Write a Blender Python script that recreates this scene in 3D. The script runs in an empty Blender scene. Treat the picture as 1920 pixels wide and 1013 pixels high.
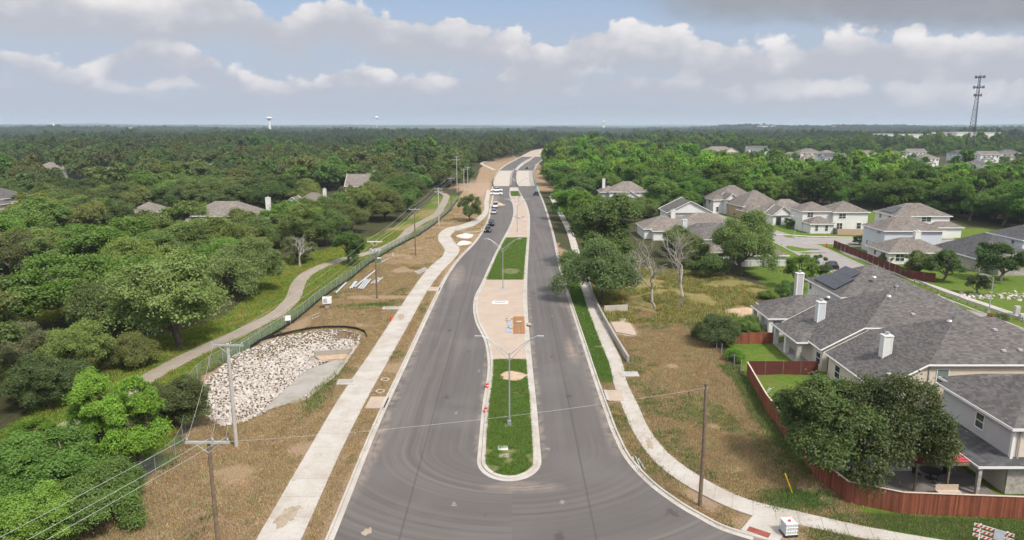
import bpy, math, random
import numpy as np
from math import radians as R
rng = np.random.default_rng(7); random.seed(7)
S = bpy.context.scene
COL = S.collection

# ------------------------------------------------------------------ camera
CAM_H, FPX = 30.0, 1297.0
PITCH = math.atan(270.5 / FPX)
cam = bpy.data.cameras.new('camera'); cam.sensor_width = 36; cam.lens = FPX / 1920 * 36
cam.clip_start = 0.5; cam.clip_end = 60000
camo = bpy.data.objects.new('camera', cam); COL.objects.link(camo)
camo.location = (0, 0, CAM_H); camo.rotation_euler = (R(90) - PITCH, 0, 0)
S.camera = camo
# ------------------------------------------------------------------ view
S.view_settings.view_transform = 'Standard'; S.view_settings.look = 'None'
S.view_settings.exposure = 1.12; S.view_settings.gamma = 1.0
S.render.engine = 'CYCLES'
S.cycles.use_denoising = True
S.cycles.max_bounces = 5; S.cycles.diffuse_bounces = 3; S.cycles.glossy_bounces = 2
S.cycles.transmission_bounces = 3; S.cycles.transparent_max_bounces = 6; S.cycles.volume_bounces = 0
S.cycles.sample_clamp_indirect = 4.0
# ------------------------------------------------------------------ sun and sky
SUN_EL, SUN_AZ = R(52), R(140)          # azimuth clockwise from the road direction: behind the camera, to the right
sd = bpy.data.lights.new('sun', 'SUN'); sd.energy = 2.0; sd.angle = R(9.0); sd.color = (1, .955, .88)
so = bpy.data.objects.new('sun', sd); COL.objects.link(so)
so.rotation_euler = (R(90) - SUN_EL, 0, math.pi - SUN_AZ)
so.location = (60, -60, 120)

W = bpy.data.worlds.new('World'); S.world = W; W.use_nodes = True
def build_world():
    nt = W.node_tree; N = nt.nodes; L = nt.links; N.clear()
    def n(t, **k):
        x = N.new(t)
        for a, b in k.items(): setattr(x, a, b)
        return x
    def val(i, v):
        if isinstance(v, (int, float, tuple, list)): i.default_value = v
        else: L.new(v, i)
    def M(op, a, b=0.0, c=0.0, clamp=False):
        x = n('ShaderNodeMath', operation=op, use_clamp=clamp); val(x.inputs[0], a); val(x.inputs[1], b); val(x.inputs[2], c); return x.outputs[0]
    def mix(f, a, b):
        x = n('ShaderNodeMix', data_type='RGBA'); val(x.inputs[0], f); val(x.inputs[6], a); val(x.inputs[7], b); return x.outputs[2]
    def ss(v, lo, hi, a=0.0, b=1.0):
        x = n('ShaderNodeMapRange', interpolation_type='SMOOTHSTEP'); val(x.inputs[0], v)
        for i, q in zip((1, 2, 3, 4), (lo, hi, a, b)): val(x.inputs[i], q)
        return x.outputs[0]
    def noise(vec, sc, det=5, rough=.55, dim='3D'):
        x = n('ShaderNodeTexNoise', noise_dimensions=dim); L.new(vec, x.inputs['Vector'])
        x.inputs['Scale'].default_value = sc; x.inputs['Detail'].default_value = det; x.inputs['Roughness'].default_value = rough
        return x.outputs[0]
    def comb(a, b, c=0.0):
        x = n('ShaderNodeCombineXYZ'); val(x.inputs[0], a); val(x.inputs[1], b); val(x.inputs[2], c); return x.outputs[0]
    tc = n('ShaderNodeTexCoord'); sp = n('ShaderNodeSeparateXYZ'); L.new(tc.outputs['Generated'], sp.inputs[0])
    x, y, z = sp.outputs
    az = M('MULTIPLY', M('ARCTAN2', x, y), 57.2958)          # degrees, 0 = along the road
    el = M('MULTIPLY', M('ARCSINE', z), 57.2958)
    sky = n('ShaderNodeTexSky', sky_type='NISHITA', sun_disc=False, sun_elevation=SUN_EL, sun_rotation=SUN_AZ,
            air_density=1.0, dust_density=2.2, ozone_density=1.6)
    K = 10.0                                                   # cloud radiance is given as seen at strength 1/K
    base = mix(1.0, sky.outputs[0], (1, 1, 1, 1))
    N.active = None
    mul = n('ShaderNodeMix', data_type='RGBA', blend_type='MULTIPLY'); mul.inputs[0].default_value = 1
    L.new(sky.outputs[0], mul.inputs[6]); mul.inputs[7].default_value = (.52, .60, .70, 1)
    col = mul.outputs[2]
    def c(r, g, b, q=.90): return (r * K * q, g * K * q, b * K * q, 1)
    # thin veil of haze that thickens towards the horizon
    veiln = noise(comb(M('MULTIPLY', az, .03), M('MULTIPLY', el, .16)), 1.0, 3)
    col = mix(M('MULTIPLY', ss(el, 16, 3), M('ADD', M('MULTIPLY', veiln, .35), .68), clamp=True), col, c(.258, .283, .338))
    col = mix(M('MULTIPLY', ss(el, 1.6, 0), .6), col, c(.285, .308, .352))
    # lumpy fields shared by the cumulus rows (azimuth and elevation in degrees)
    def vor(vec, sc, sm=.35):
        q = n('ShaderNodeTexVoronoi', feature='SMOOTH_F1'); L.new(vec, q.inputs['Vector']); q.inputs['Scale'].default_value = sc; q.inputs['Smoothness'].default_value = sm; return q.outputs['Distance']
    p = comb(az, M('MULTIPLY', el, 1.25))
    wn = n('ShaderNodeTexNoise'); L.new(p, wn.inputs['Vector']); wn.inputs['Scale'].default_value = .35; wn.inputs['Detail'].default_value = 4
    wv = n('ShaderNodeVectorMath', operation='MULTIPLY_ADD'); L.new(wn.outputs['Color'], wv.inputs[0]); wv.inputs[1].default_value = (2.6, 2.0, 0); L.new(p, wv.inputs[2]); pw = wv.outputs[0]
    n1 = noise(p, .42, 8, .58)
    n2 = noise(comb(M('ADD', M('MULTIPLY', az, .12), 31.7), M('MULTIPLY', el, .34)), 1.0, 6, .55)
    n3 = noise(comb(M('ADD', az, 70), M('MULTIPLY', el, 1.8)), .16, 5, .6)
    bil = M('ADD', M('MULTIPLY', M('SUBTRACT', .5, vor(pw, .30)), 1.7), M('ADD', M('MULTIPLY', M('SUBTRACT', .5, vor(pw, .75)), .8), M('MULTIPLY', M('SUBTRACT', n1, .5), 2.6)))
    def curve(pts):
        r = n('ShaderNodeFloatCurve'); cv = r.mapping.curves[0]
        r.mapping.extend = 'HORIZONTAL'
        ps = [((a + 40) / 80, h / 12) for a, h in pts]
        cv.points[0].location = ps[0]; cv.points[1].location = ps[-1]
        for q in ps[1:-1]: cv.points.new(*q)
        r.mapping.update()
        val(r.inputs['Value'], M('DIVIDE', M('ADD', az, 40), 80, clamp=True))
        return M('MULTIPLY', r.outputs[0], 12)
    def row(col, top, thick, amp, soft, lit, shade, dens, edge, thin, lift=0.0):
        top = M('ADD', top, lift); t = M('ADD', top, M('MULTIPLY', bil, amp))
        up = ss(M('SUBTRACT', t, el), 0, M('ADD', M('MULTIPLY', n3, edge), .12))
        b = M('SUBTRACT', M('SUBTRACT', top, thick), M('MULTIPLY', M('SUBTRACT', n2, .5), 2.2))
        dn = ss(M('SUBTRACT', el, b), -.9, soft)
        f = M('MULTIPLY', M('MULTIPLY', up, dn), M('MULTIPLY', ss(n2, thin[0], thin[1], .12, 1), dens))
        sh = ss(M('ADD', M('SUBTRACT', el, b), M('ADD', M('MULTIPLY', bil, .9), M('MULTIPLY', M('SUBTRACT', n3, .5), 3.0))), thick * .25, thick * 1.3)
        return mix(f, col, mix(sh, shade, lit))
    WHT, GRY = c(.470, .455, .455), c(.262, .272, .305)
    # upper broken deck seen at a slant over the whole sky
    zz = M('MAXIMUM', z, .06)
    pl = comb(M('DIVIDE', x, zz), M('DIVIDE', y, zz))
    dk = noise(pl, .55, 6, .55)
    col = mix(M('MULTIPLY', ss(dk, .40, .56), ss(el, 12, 20)), col, mix(ss(dk, .55, .78), c(.76, .75, .74, 1), c(.50, .505, .52, 1)))
    # rows of cumulus, far and low first
    col = row(col, curve([(-40, 3.6), (-20, 3.1), (-10, 3.6), (0, 3.6), (10, 3.9), (20, 3.0), (40, 3.0)]), 1.5, .9, 1.4, c(.372, .366, .385), c(.262, .276, .318), .9, .8, (.38, .52))
    col = row(col, curve([(-40, 5.6), (-34, 5.0), (-31, 4.2), (-28, 6.0), (-24, 5.7), (-21, 4.3), (-16, 3.8), (-13, 5.0), (-8, 4.3), (-3, 4.6), (4, 4.9), (12, 4.1), (22, 3.2), (40, 3.6)]),
              2.3, 1.05, 1.3, c(.425, .412, .42), c(.258, .271, .31), 1.0, .9, (.28, .42), -.1)
    col = row(col, curve([(-40, 8.8), (-33, 9.0), (-27, 8.7), (-22, 9.3), (-17, 8.2), (-14, 9.2), (-10, 8.5), (-5, 7.9), (0, 7.2), (3.4, 6.2), (5.0, 7.3), (10, 7.4), (15, 6.3), (20, 5.9), (24, 6.3), (29, 5.8), (34, 6.0), (40, 6.4)]),
              3.7, 1.15, 1.2, WHT, GRY, 1.0, .8, (.18, .30), .45)
    # grey underside of a nearer cloud
    dkc = M('ADD', curve([(-40, 12), (2, 12), (8, 9.6), (13, 8.1), (20, 7.3), (27, 6.9), (34, 6.0), (40, 6.0)]), M('MULTIPLY', M('SUBTRACT', n3, .5), 2.4))
    col = mix(M('MULTIPLY', M('MULTIPLY', ss(M('SUBTRACT', el, dkc), -.6, 1.0), ss(az, 7, 17)), ss(el, 26, 14, .15, .97)), col, mix(n3, c(.130, .142, .165), c(.225, .236, .258)))
    bg = n('ShaderNodeBackground'); L.new(col, bg.inputs[0]); bg.inputs[1].default_value = 1 / K
    out = n('ShaderNodeOutputWorld'); L.new(bg.outputs[0], out.inputs[0])
build_world()
W.cycles.sampling_method = 'MANUAL'; W.cycles.sample_map_resolution = 256
S.cycles.adaptive_threshold = .02

# ------------------------------------------------------------------ helpers
def at(u, v, z=0.0):
    """ground point (height z) seen at photo pixel u, v (1920 wide)"""
    c, s = math.cos(PITCH), math.sin(PITCH)
    a = (u - 960) / FPX; b = -(v - 506.5) / FPX
    t = (z - CAM_H) / (-s + b * c)
    return (a * t, (c + b * s) * t)

def new_obj(name, me, parent=None, loc=None, rz=0.0):
    o = bpy.data.objects.new(name, me); COL.objects.link(o)
    if parent is not None: o.parent = parent
    if loc is not None: o.location = loc
    if rz: o.rotation_euler = (0, 0, rz)
    return o
def tag(o, label=None, cat=None, group=None, kind=None):
    if label: o['label'] = label
    if cat: o['category'] = cat
    if group: o['group'] = group
    if kind: o['kind'] = kind
    return o
def thing(name, label, cat, loc=(0, 0, 0), rz=0.0, group=None):
    o = new_obj(name, None, None, loc, rz); o.empty_display_size = .2
    return tag(o, label, cat, group)
def copy_tree(o, parent=None):
    c = o.copy(); COL.objects.link(c)
    if parent is not None: c.parent = parent
    for ch in list(o.children): copy_tree(ch, c)
    return c

class MB:
    def __init__(s): s.v = []; s.f = []
    def add(s, vs, fs):
        o = len(s.v); s.v += [tuple(p) for p in vs]; s.f += [tuple(i + o for i in f) for f in fs]; return s
    def box(s, x0, x1, y0, y1, z0, z1):
        return s.add([(x0, y0, z0), (x1, y0, z0), (x1, y1, z0), (x0, y1, z0), (x0, y0, z1), (x1, y0, z1), (x1, y1, z1), (x0, y1, z1)],
                     [(0, 3, 2, 1), (4, 5, 6, 7), (0, 1, 5, 4), (1, 2, 6, 5), (2, 3, 7, 6), (3, 0, 4, 7)])
    def cbox(s, cx, cy, cz, sx, sy, sz, rz=0.0, ry=0.0):
        c, q = math.cos(rz), math.sin(rz); cy_, sy_ = math.cos(ry), math.sin(ry); vs = []
        for dz in (-.5, .5):
            for dx, dy in ((-.5, -.5), (.5, -.5), (.5, .5), (-.5, .5)):
                X, Y, Z = dx * sx, dy * sy, dz * sz
                X, Z = X * cy_ + Z * sy_, -X * sy_ + Z * cy_
                vs.append((cx + X * c - Y * q, cy + X * q + Y * c, cz + Z))
        return s.add(vs, [(0, 3, 2, 1), (4, 5, 6, 7), (0, 1, 5, 4), (1, 2, 6, 5), (2, 3, 7, 6), (3, 0, 4, 7)])
    def tube(s, p0, p1, r0, r1=None, n=8, cap=True):
        r1 = r0 if r1 is None else r1
        p0 = np.array(p0, float); p1 = np.array(p1, float); d = p1 - p0; l = np.linalg.norm(d)
        if l < 1e-6: return s
        d /= l; a = np.array((0, 0, 1.)) if abs(d[2]) < .9 else np.array((1., 0, 0))
        u = np.cross(d, a); u /= np.linalg.norm(u); w = np.cross(d, u); vs = []
        for p, r in ((p0, r0), (p1, r1)):
            for k in range(n):
                t = 2 * math.pi * k / n; vs.append(p + r * (math.cos(t) * u + math.sin(t) * w))
        fs = [(k, n + k, n + (k + 1) % n, (k + 1) % n) for k in range(n)]
        if cap: fs += [tuple(range(n)), tuple(range(2 * n - 1, n - 1, -1))]
        return s.add(vs, fs)
    def path(s, pts, rad, n=6):
        if isinstance(rad, (int, float)): rad = [rad] * len(pts)
        for a, b, r0, r1 in zip(pts[:-1], pts[1:], rad[:-1], rad[1:]): s.tube(a, b, r0, r1, n, False)
        return s
    def poly(s, pts): return s.add(pts, [tuple(range(len(pts)))])
    def prism(s, pts, z0, z1):
        n = len(pts)
        return s.add([(x, y, z0) for x, y in pts] + [(x, y, z1) for x, y in pts],
                     [tuple(range(n - 1, -1, -1)), tuple(range(n, 2 * n))] + [(k, (k + 1) % n, n + (k + 1) % n, n + k) for k in range(n)])
    def lathe(s, cx, cy, prof, n=16):
        vs = []; m = len(prof)
        for r, z in prof:
            for k in range(n):
                t = 2 * math.pi * k / n; vs.append((cx + r * math.cos(t), cy + r * math.sin(t), z))
        fs = [(i * n + k, i * n + (k + 1) % n, (i + 1) * n + (k + 1) % n, (i + 1) * n + k) for i in range(m - 1) for k in range(n)]
        return s.add(vs, fs + [tuple(range(n - 1, -1, -1)), tuple(range((m - 1) * n, m * n))])
    def mesh(s, name, mat, smooth=False):
        me = bpy.data.meshes.new(name); me.from_pydata(s.v, [], s.f)
        if mat is not None: me.materials.append(mat)
        if smooth: me.polygons.foreach_set('use_smooth', [True] * len(me.polygons))
        me.update(); return me
    def build(s, name, mat, parent=None, loc=None, rz=0.0, smooth=False):
        return new_obj(name, s.mesh(name, mat, smooth), parent, loc, rz)

def np_mesh(name, V, Fq, mat, attrs=None, smooth=False):
    """fast quads/tris mesh from arrays"""
    me = bpy.data.meshes.new(name); k = Fq.shape[1]
    me.vertices.add(len(V)); me.vertices.foreach_set('co', np.ascontiguousarray(V, np.float32).ravel())
    me.loops.add(Fq.size); me.loops.foreach_set('vertex_index', np.ascontiguousarray(Fq, np.int32).ravel())
    me.polygons.add(len(Fq)); me.polygons.foreach_set('loop_start', np.arange(0, Fq.size, k, dtype=np.int32))
    me.polygons.foreach_set('use_smooth', np.full(len(Fq), smooth))
    if attrs:
        for a, (ty, d) in attrs.items():
            at_ = me.attributes.new(a, ty, 'POINT')
            at_.data.foreach_set({'FLOAT': 'value', 'FLOAT_COLOR': 'color', 'FLOAT_VECTOR': 'vector'}[ty], np.ascontiguousarray(d, np.float32).ravel())
    me.materials.append(mat); me.update(calc_edges=True); return me

# ------------------------------------------------------------------ materials
class MT:
    """small node builder"""
    def __init__(s, name):
        s.m = bpy.data.materials.new(name); s.m.use_nodes = True; s.nt = s.m.node_tree; s.N = s.nt.nodes; s.L = s.nt.links
        s.b = s.N['Principled BSDF']; s.o = s.N['Material Output']; s.b.inputs['Specular IOR Level'].default_value = .25
        g = s.N.new('ShaderNodeNewGeometry'); s.pos = g.outputs['Position']; s.nrm = g.outputs['Normal']
        s.obj = s.N.new('ShaderNodeTexCoord').outputs['Object']
    def set(s, i, v):
        if isinstance(v, tuple) and len(v) == 3 and i.type == 'RGBA': v = (*v, 1)
        if isinstance(v, (int, float, tuple, list)): i.default_value = v
        else: s.L.new(v, i)
    def noise(s, sc, det=4, rough=.6, vec=None, out=0, dist=0.0):
        x = s.N.new('ShaderNodeTexNoise'); s.L.new(vec if vec is not None else s.pos, x.inputs['Vector'])
        x.inputs['Scale'].default_value = sc; x.inputs['Detail'].default_value = det; x.inputs['Roughness'].default_value = rough; x.inputs['Distortion'].default_value = dist
        return x.outputs[out]
    def voro(s, sc, vec=None, feature='F1', out='Distance'):
        x = s.N.new('ShaderNodeTexVoronoi'); x.feature = feature; s.L.new(vec if vec is not None else s.pos, x.inputs['Vector']); x.inputs['Scale'].default_value = sc
        return x.outputs[out]
    def mapr(s, v, a, b, c=0.0, d=1.0):
        x = s.N.new('ShaderNodeMapRange'); s.set(x.inputs[0], v)
        for i, q in zip((1, 2, 3, 4), (a, b, c, d)): x.inputs[i].default_value = q
        return x.outputs[0]
    def math(s, op, a, b=0.0):
        x = s.N.new('ShaderNodeMath'); x.operation = op; s.set(x.inputs[0], a); s.set(x.inputs[1], b); return x.outputs[0]
    def mix(s, f, a, b, mode='MIX'):
        x = s.N.new('ShaderNodeMix'); x.data_type = 'RGBA'; x.blend_type = mode; s.set(x.inputs[0], f); s.set(x.inputs[6], a); s.set(x.inputs[7], b); return x.outputs[2]
    def scale(s, vec, sx, sy, sz):
        x = s.N.new('ShaderNodeVectorMath'); x.operation = 'MULTIPLY'; s.L.new(vec, x.inputs[0]); x.inputs[1].default_value = (sx, sy, sz); return x.outputs[0]
    def attr(s, name, out='Color', ty='GEOMETRY'):
        x = s.N.new('ShaderNodeAttribute'); x.attribute_name = name; x.attribute_type = ty; return x.outputs[out]
    def oinfo(s, out): return s.N.new('ShaderNodeObjectInfo').outputs[out]
    def bump(s, h, st=.3, dist=.05):
        x = s.N.new('ShaderNodeBump'); s.L.new(h, x.inputs['Height']); x.inputs['Strength'].default_value = st; x.inputs['Distance'].default_value = dist
        s.L.new(x.outputs[0], s.b.inputs['Normal'])
    def color(s, c): s.set(s.b.inputs['Base Color'], c)
    def rough(s, r): s.set(s.b.inputs['Roughness'], r)
    def metal(s, r): s.set(s.b.inputs['Metallic'], r)

def simple(name, c, rough=.7, var=.18, sc=2.0, metal=0.0, bump=0.0, obj=True, fine=18.0):
    """base colour with blotches and fine grain"""
    t = MT(name); v = t.obj if obj else t.pos
    a = t.noise(sc, 4, .6, v); b = t.noise(fine, 3, .6, v)
    k = t.math('ADD', t.mapr(a, .3, .7, 1 - var, 1 + var), t.mapr(b, .3, .7, -var * .5, var * .5))
    t.color(t.mix(1.0, (*c, 1), k, 'MULTIPLY')); t.rough(rough); t.metal(metal)
    if bump: t.bump(b, bump, .03)
    return t.m

# ------------------------------------------------------------------ plan of the place (metres; y runs along the road, x to the right)
def catmull(ys, xs):
    ys = np.array(ys, float); xs = np.array(xs, float)
    m = np.gradient(xs, ys)
    def f(y):
        y = np.clip(np.asarray(y, float), ys[0], ys[-1]); i = np.clip(np.searchsorted(ys, y) - 1, 0, len(ys) - 2)
        h = ys[i + 1] - ys[i]; t = (y - ys[i]) / h
        return ((2*t**3-3*t**2+1)*xs[i] + (t**3-2*t**2+t)*h*m[i] + (-2*t**3+3*t**2)*xs[i+1] + (t**3-t**2)*h*m[i+1])
    return f
XL = catmull([20, 46, 66, 85, 119, 138, 154, 179, 214, 260, 321, 352, 476, 560, 640, 760, 880, 1000, 1200],
             [-13.5, -13.6, -14.0, -13.9, -13.7, -13.4, -12.5, -9.9, -8.0, -8.1, -8.9, -10.0, -9.0, -3.5, 4.5, 15, 29, 62, 140])
XR = catmull([40.5, 42, 44, 46.9, 49.5, 52.3, 57.8, 64, 70, 94, 137, 193, 266, 352, 476, 560, 640, 760, 880, 1000, 1200],
             [60, 36, 24, 17.05, 14.6, 12.9, 11.0, 10.4, 10.3, 10.25, 10.4, 11.7, 12.6, 12.7, 15.3, 20.5, 28.5, 40, 56, 90, 170])
ML = catmull([58.5, 70, 85, 94, 104, 113.5, 121, 129.5, 145, 160, 188, 214, 249, 280, 304, 330, 346, 476, 560, 640],
             [-2.7, -2.75, -2.65, -3.4, -5.2, -6.1, -6.2, -5.6, -4.7, -3.8, -1.8, 0.0, 1.0, 0.3, -0.6, -.7, -.5, 1.5, 7.0, 14.6])
MR = catmull([58.5, 70, 85, 119, 140, 167, 200, 241, 280, 310, 330, 346, 476, 560, 640],
             [2.2, 2.2, 2.1, 2.2, 2.7, 3.6, 4.7, 5.6, 4.9, 3.6, 2.9, 2.5, 3.6, 10.0, 18.5])

def inpoly(px, py, poly):
    px = np.asarray(px, float); py = np.asarray(py, float); r = np.zeros(np.broadcast(px, py).shape, bool)
    n = len(poly)
    for i in range(n):
        x0, y0 = poly[i]; x1, y1 = poly[(i + 1) % n]
        c = ((y0 > py) != (y1 > py))
        with np.errstate(divide='ignore', invalid='ignore'):
            r ^= c & (px < (x1 - x0) * (py - y0) / ((y1 - y0) if y1 != y0 else 1e-9) + x0)
    return r
def edgedist(px, py, poly, closed=True):
    d = np.full(np.broadcast(px, py).shape, 1e9); n = len(poly)
    for i in range(n if closed else n - 1):
        x0, y0 = poly[i]; x1, y1 = poly[(i + 1) % n]; dx, dy = x1 - x0, y1 - y0
        t = np.clip(((px - x0) * dx + (py - y0) * dy) / (dx * dx + dy * dy + 1e-9), 0, 1)
        d = np.minimum(d, np.hypot(px - x0 - t * dx, py - y0 - t * dy))
    return d
def vnoise(x, y, sc, seed=0):
    """smooth value noise for numpy"""
    x = np.asarray(x, float) * sc + seed * 17.3; y = np.asarray(y, float) * sc - seed * 9.1
    xi, yi = np.floor(x), np.floor(y); fx, fy = x - xi, y - yi
    fx = fx * fx * (3 - 2 * fx); fy = fy * fy * (3 - 2 * fy)
    def h(a, b):
        q = np.sin(a * 127.1 + b * 311.7 + seed * 74.7) * 43758.5453; return q - np.floor(q)
    return (h(xi, yi) * (1 - fx) + h(xi + 1, yi) * fx) * (1 - fy) + (h(xi, yi + 1) * (1 - fx) + h(xi + 1, yi + 1) * fx) * fy

FENCE_L = [(-33.5, 44), (-32.1, 53.3), (-31.0, 58), (-33.2, 66), (-37.9, 78), (-37.7, 83.2), (-36.6, 88.4), (-35.7, 94.2), (-34.5, 100.9), (-33.8, 118.3), (-32.4, 136.7), (-31.4, 153.6), (-29.4, 171), (-25.8, 194.7), (-22.9, 236.9), (-22.4, 262), (-22.6, 285)]
TRAIL = [(-46, 40), (-45.6, 54), (-45.2, 64), (-44.4, 74.3), (-43.0, 87.3), (-40.2, 98.1), (-38.3, 108.4), (-38.9, 119), (-41.2, 130), (-42.2, 138), (-41.6, 147.5), (-38.2, 156), (-34.8, 162), (-32.2, 170), (-30.2, 184), (-30, 201), (-28.8, 215.6), (-26.2, 237), (-26.6, 262), (-27.5, 284), (-29, 304), (-33, 320)]
BASIN = [(-29.5, 65.6), (-32.5, 68), (-36.6, 78), (-36.8, 88), (-33.6, 95.5), (-29, 99.2), (-24.8, 99.4), (-22.2, 97.2), (-21.7, 93), (-21.7, 81.2), (-23.3, 73.4), (-25.6, 70), (-27.6, 66.6)]
LAWN_L = [(-31, 58), (-34, 66), (-38, 78), (-38, 84), (-35, 100), (-34, 118), (-32.5, 137), (-31.5, 154), (-29.5, 171), (-26, 195), (-23, 237), (-22.5, 300), (-33, 305), (-33.5, 250), (-35, 215), (-38, 190), (-45, 172), (-52, 160), (-53, 140), (-47, 121), (-46, 108), (-50, 98), (-66, 92), (-66, 83), (-52, 72), (-50, 60)]
MEADOW_FAR = [(-92, 104), (-72, 104), (-72, 122), (-78, 128), (-100, 128)]
STRAW_R = [(10, 44), (12, 41), (30, 38), (27.2, 52), (26.6, 60), (27, 70), (28.2, 82), (28.5, 104), (30, 108), (16, 112), (14, 150), (10, 200), (8, 120)]
FIELD_R = [(14.5, 104), (31, 103), (37, 108), (46, 112), (48, 128), (44, 140), (26, 146), (15.5, 140)]
LAWN_R = [(22, 47), (27.2, 50.5), (27, 60), (27.5, 70), (28.6, 82), (29, 104), (40, 110), (48, 113), (50, 150), (36, 196), (60, 225), (80, 262), (130, 262), (140, 200), (190, 150), (190, 46), (60, 46), (60, 40), (26, 43.5)]

SWR_L = [(62, 39.6), (40, 42.3), (32, 44.2), (25.5, 46.3), (22, 47.9), (18.5, 49.4), (15.6, 52.6), (13.4, 56.8), (12.2, 63.3), (12.0, 71), (12.05, 77.6), (12.45, 83.2), (12.5, 94.2), (12.7, 115), (13.4, 139), (14.8, 170), (15.8, 200), (16, 240), (16, 300)]
SWR_R = [(62, 41.2), (40, 43.9), (32.5, 45.7), (26.4, 47.9), (22.8, 49.7), (19.2, 51.6), (16.6, 55), (14.8, 59), (13.9, 64), (13.8, 71), (13.7, 78), (14.2, 84), (14.3, 94.2), (14.4, 115), (15.1, 139), (16.6, 170), (17.6, 200), (17.8, 240), (17.8, 300)]
def basin_depth(x, y):
    ins = inpoly(x, y, BASIN); d = edgedist(x, y, BASIN)
    right = (x > -25.5)
    return np.where(ins, np.clip(d / np.where(right, .45, 2.6), 0, 1) * 1.15, 0.0)
def gz(x, y):
    """terrain height"""
    x = np.asarray(x, float); y = np.asarray(y, float)
    D = np.hypot(x, y)
    z = -basin_depth(x, y)
    z = z - 4.5 * np.exp(-((y - 415) / 26) ** 2) * np.exp(-(np.maximum(np.abs(x) - 70, 0) / 40) ** 2)     # creek under the bridge
    z = z + np.clip((D - 850) / 600, 0, 1) * np.clip(np.abs(x) / 160 - .35, 0, 1) * (13 * (vnoise(x, y, 1 / 420, 15) - .55) + 6 * (vnoise(x, y, 1 / 150, 16) - .5))
    far = np.clip((D - 1300) / 2500, 0, 1)
    z = z + far * (26 * (vnoise(x, y, 1 / 1500, 3) - .45) + 12 * (vnoise(x, y, 1 / 420, 5) - .5))
    z = z + np.clip((D - 5200) / 2200, 0, 1) * (10 + 22 * vnoise(x, y, 1 / 2600, 8))
    rough = np.where(x < 0, np.clip((-x - 20.8) / 5, 0, 1), np.clip((edgedist(x, y, SWR_R, False) - 1.2) / 4, 0, 1) * np.clip((x - 13) / 3, 0, 1)) * np.clip((700 - D) / 300, 0, 1)
    z = z + rough * (.16 * (vnoise(x, y, .35, 1) - .5) + .25 * (vnoise(x, y, .09, 2) - .5)) - .012
    return z

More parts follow.
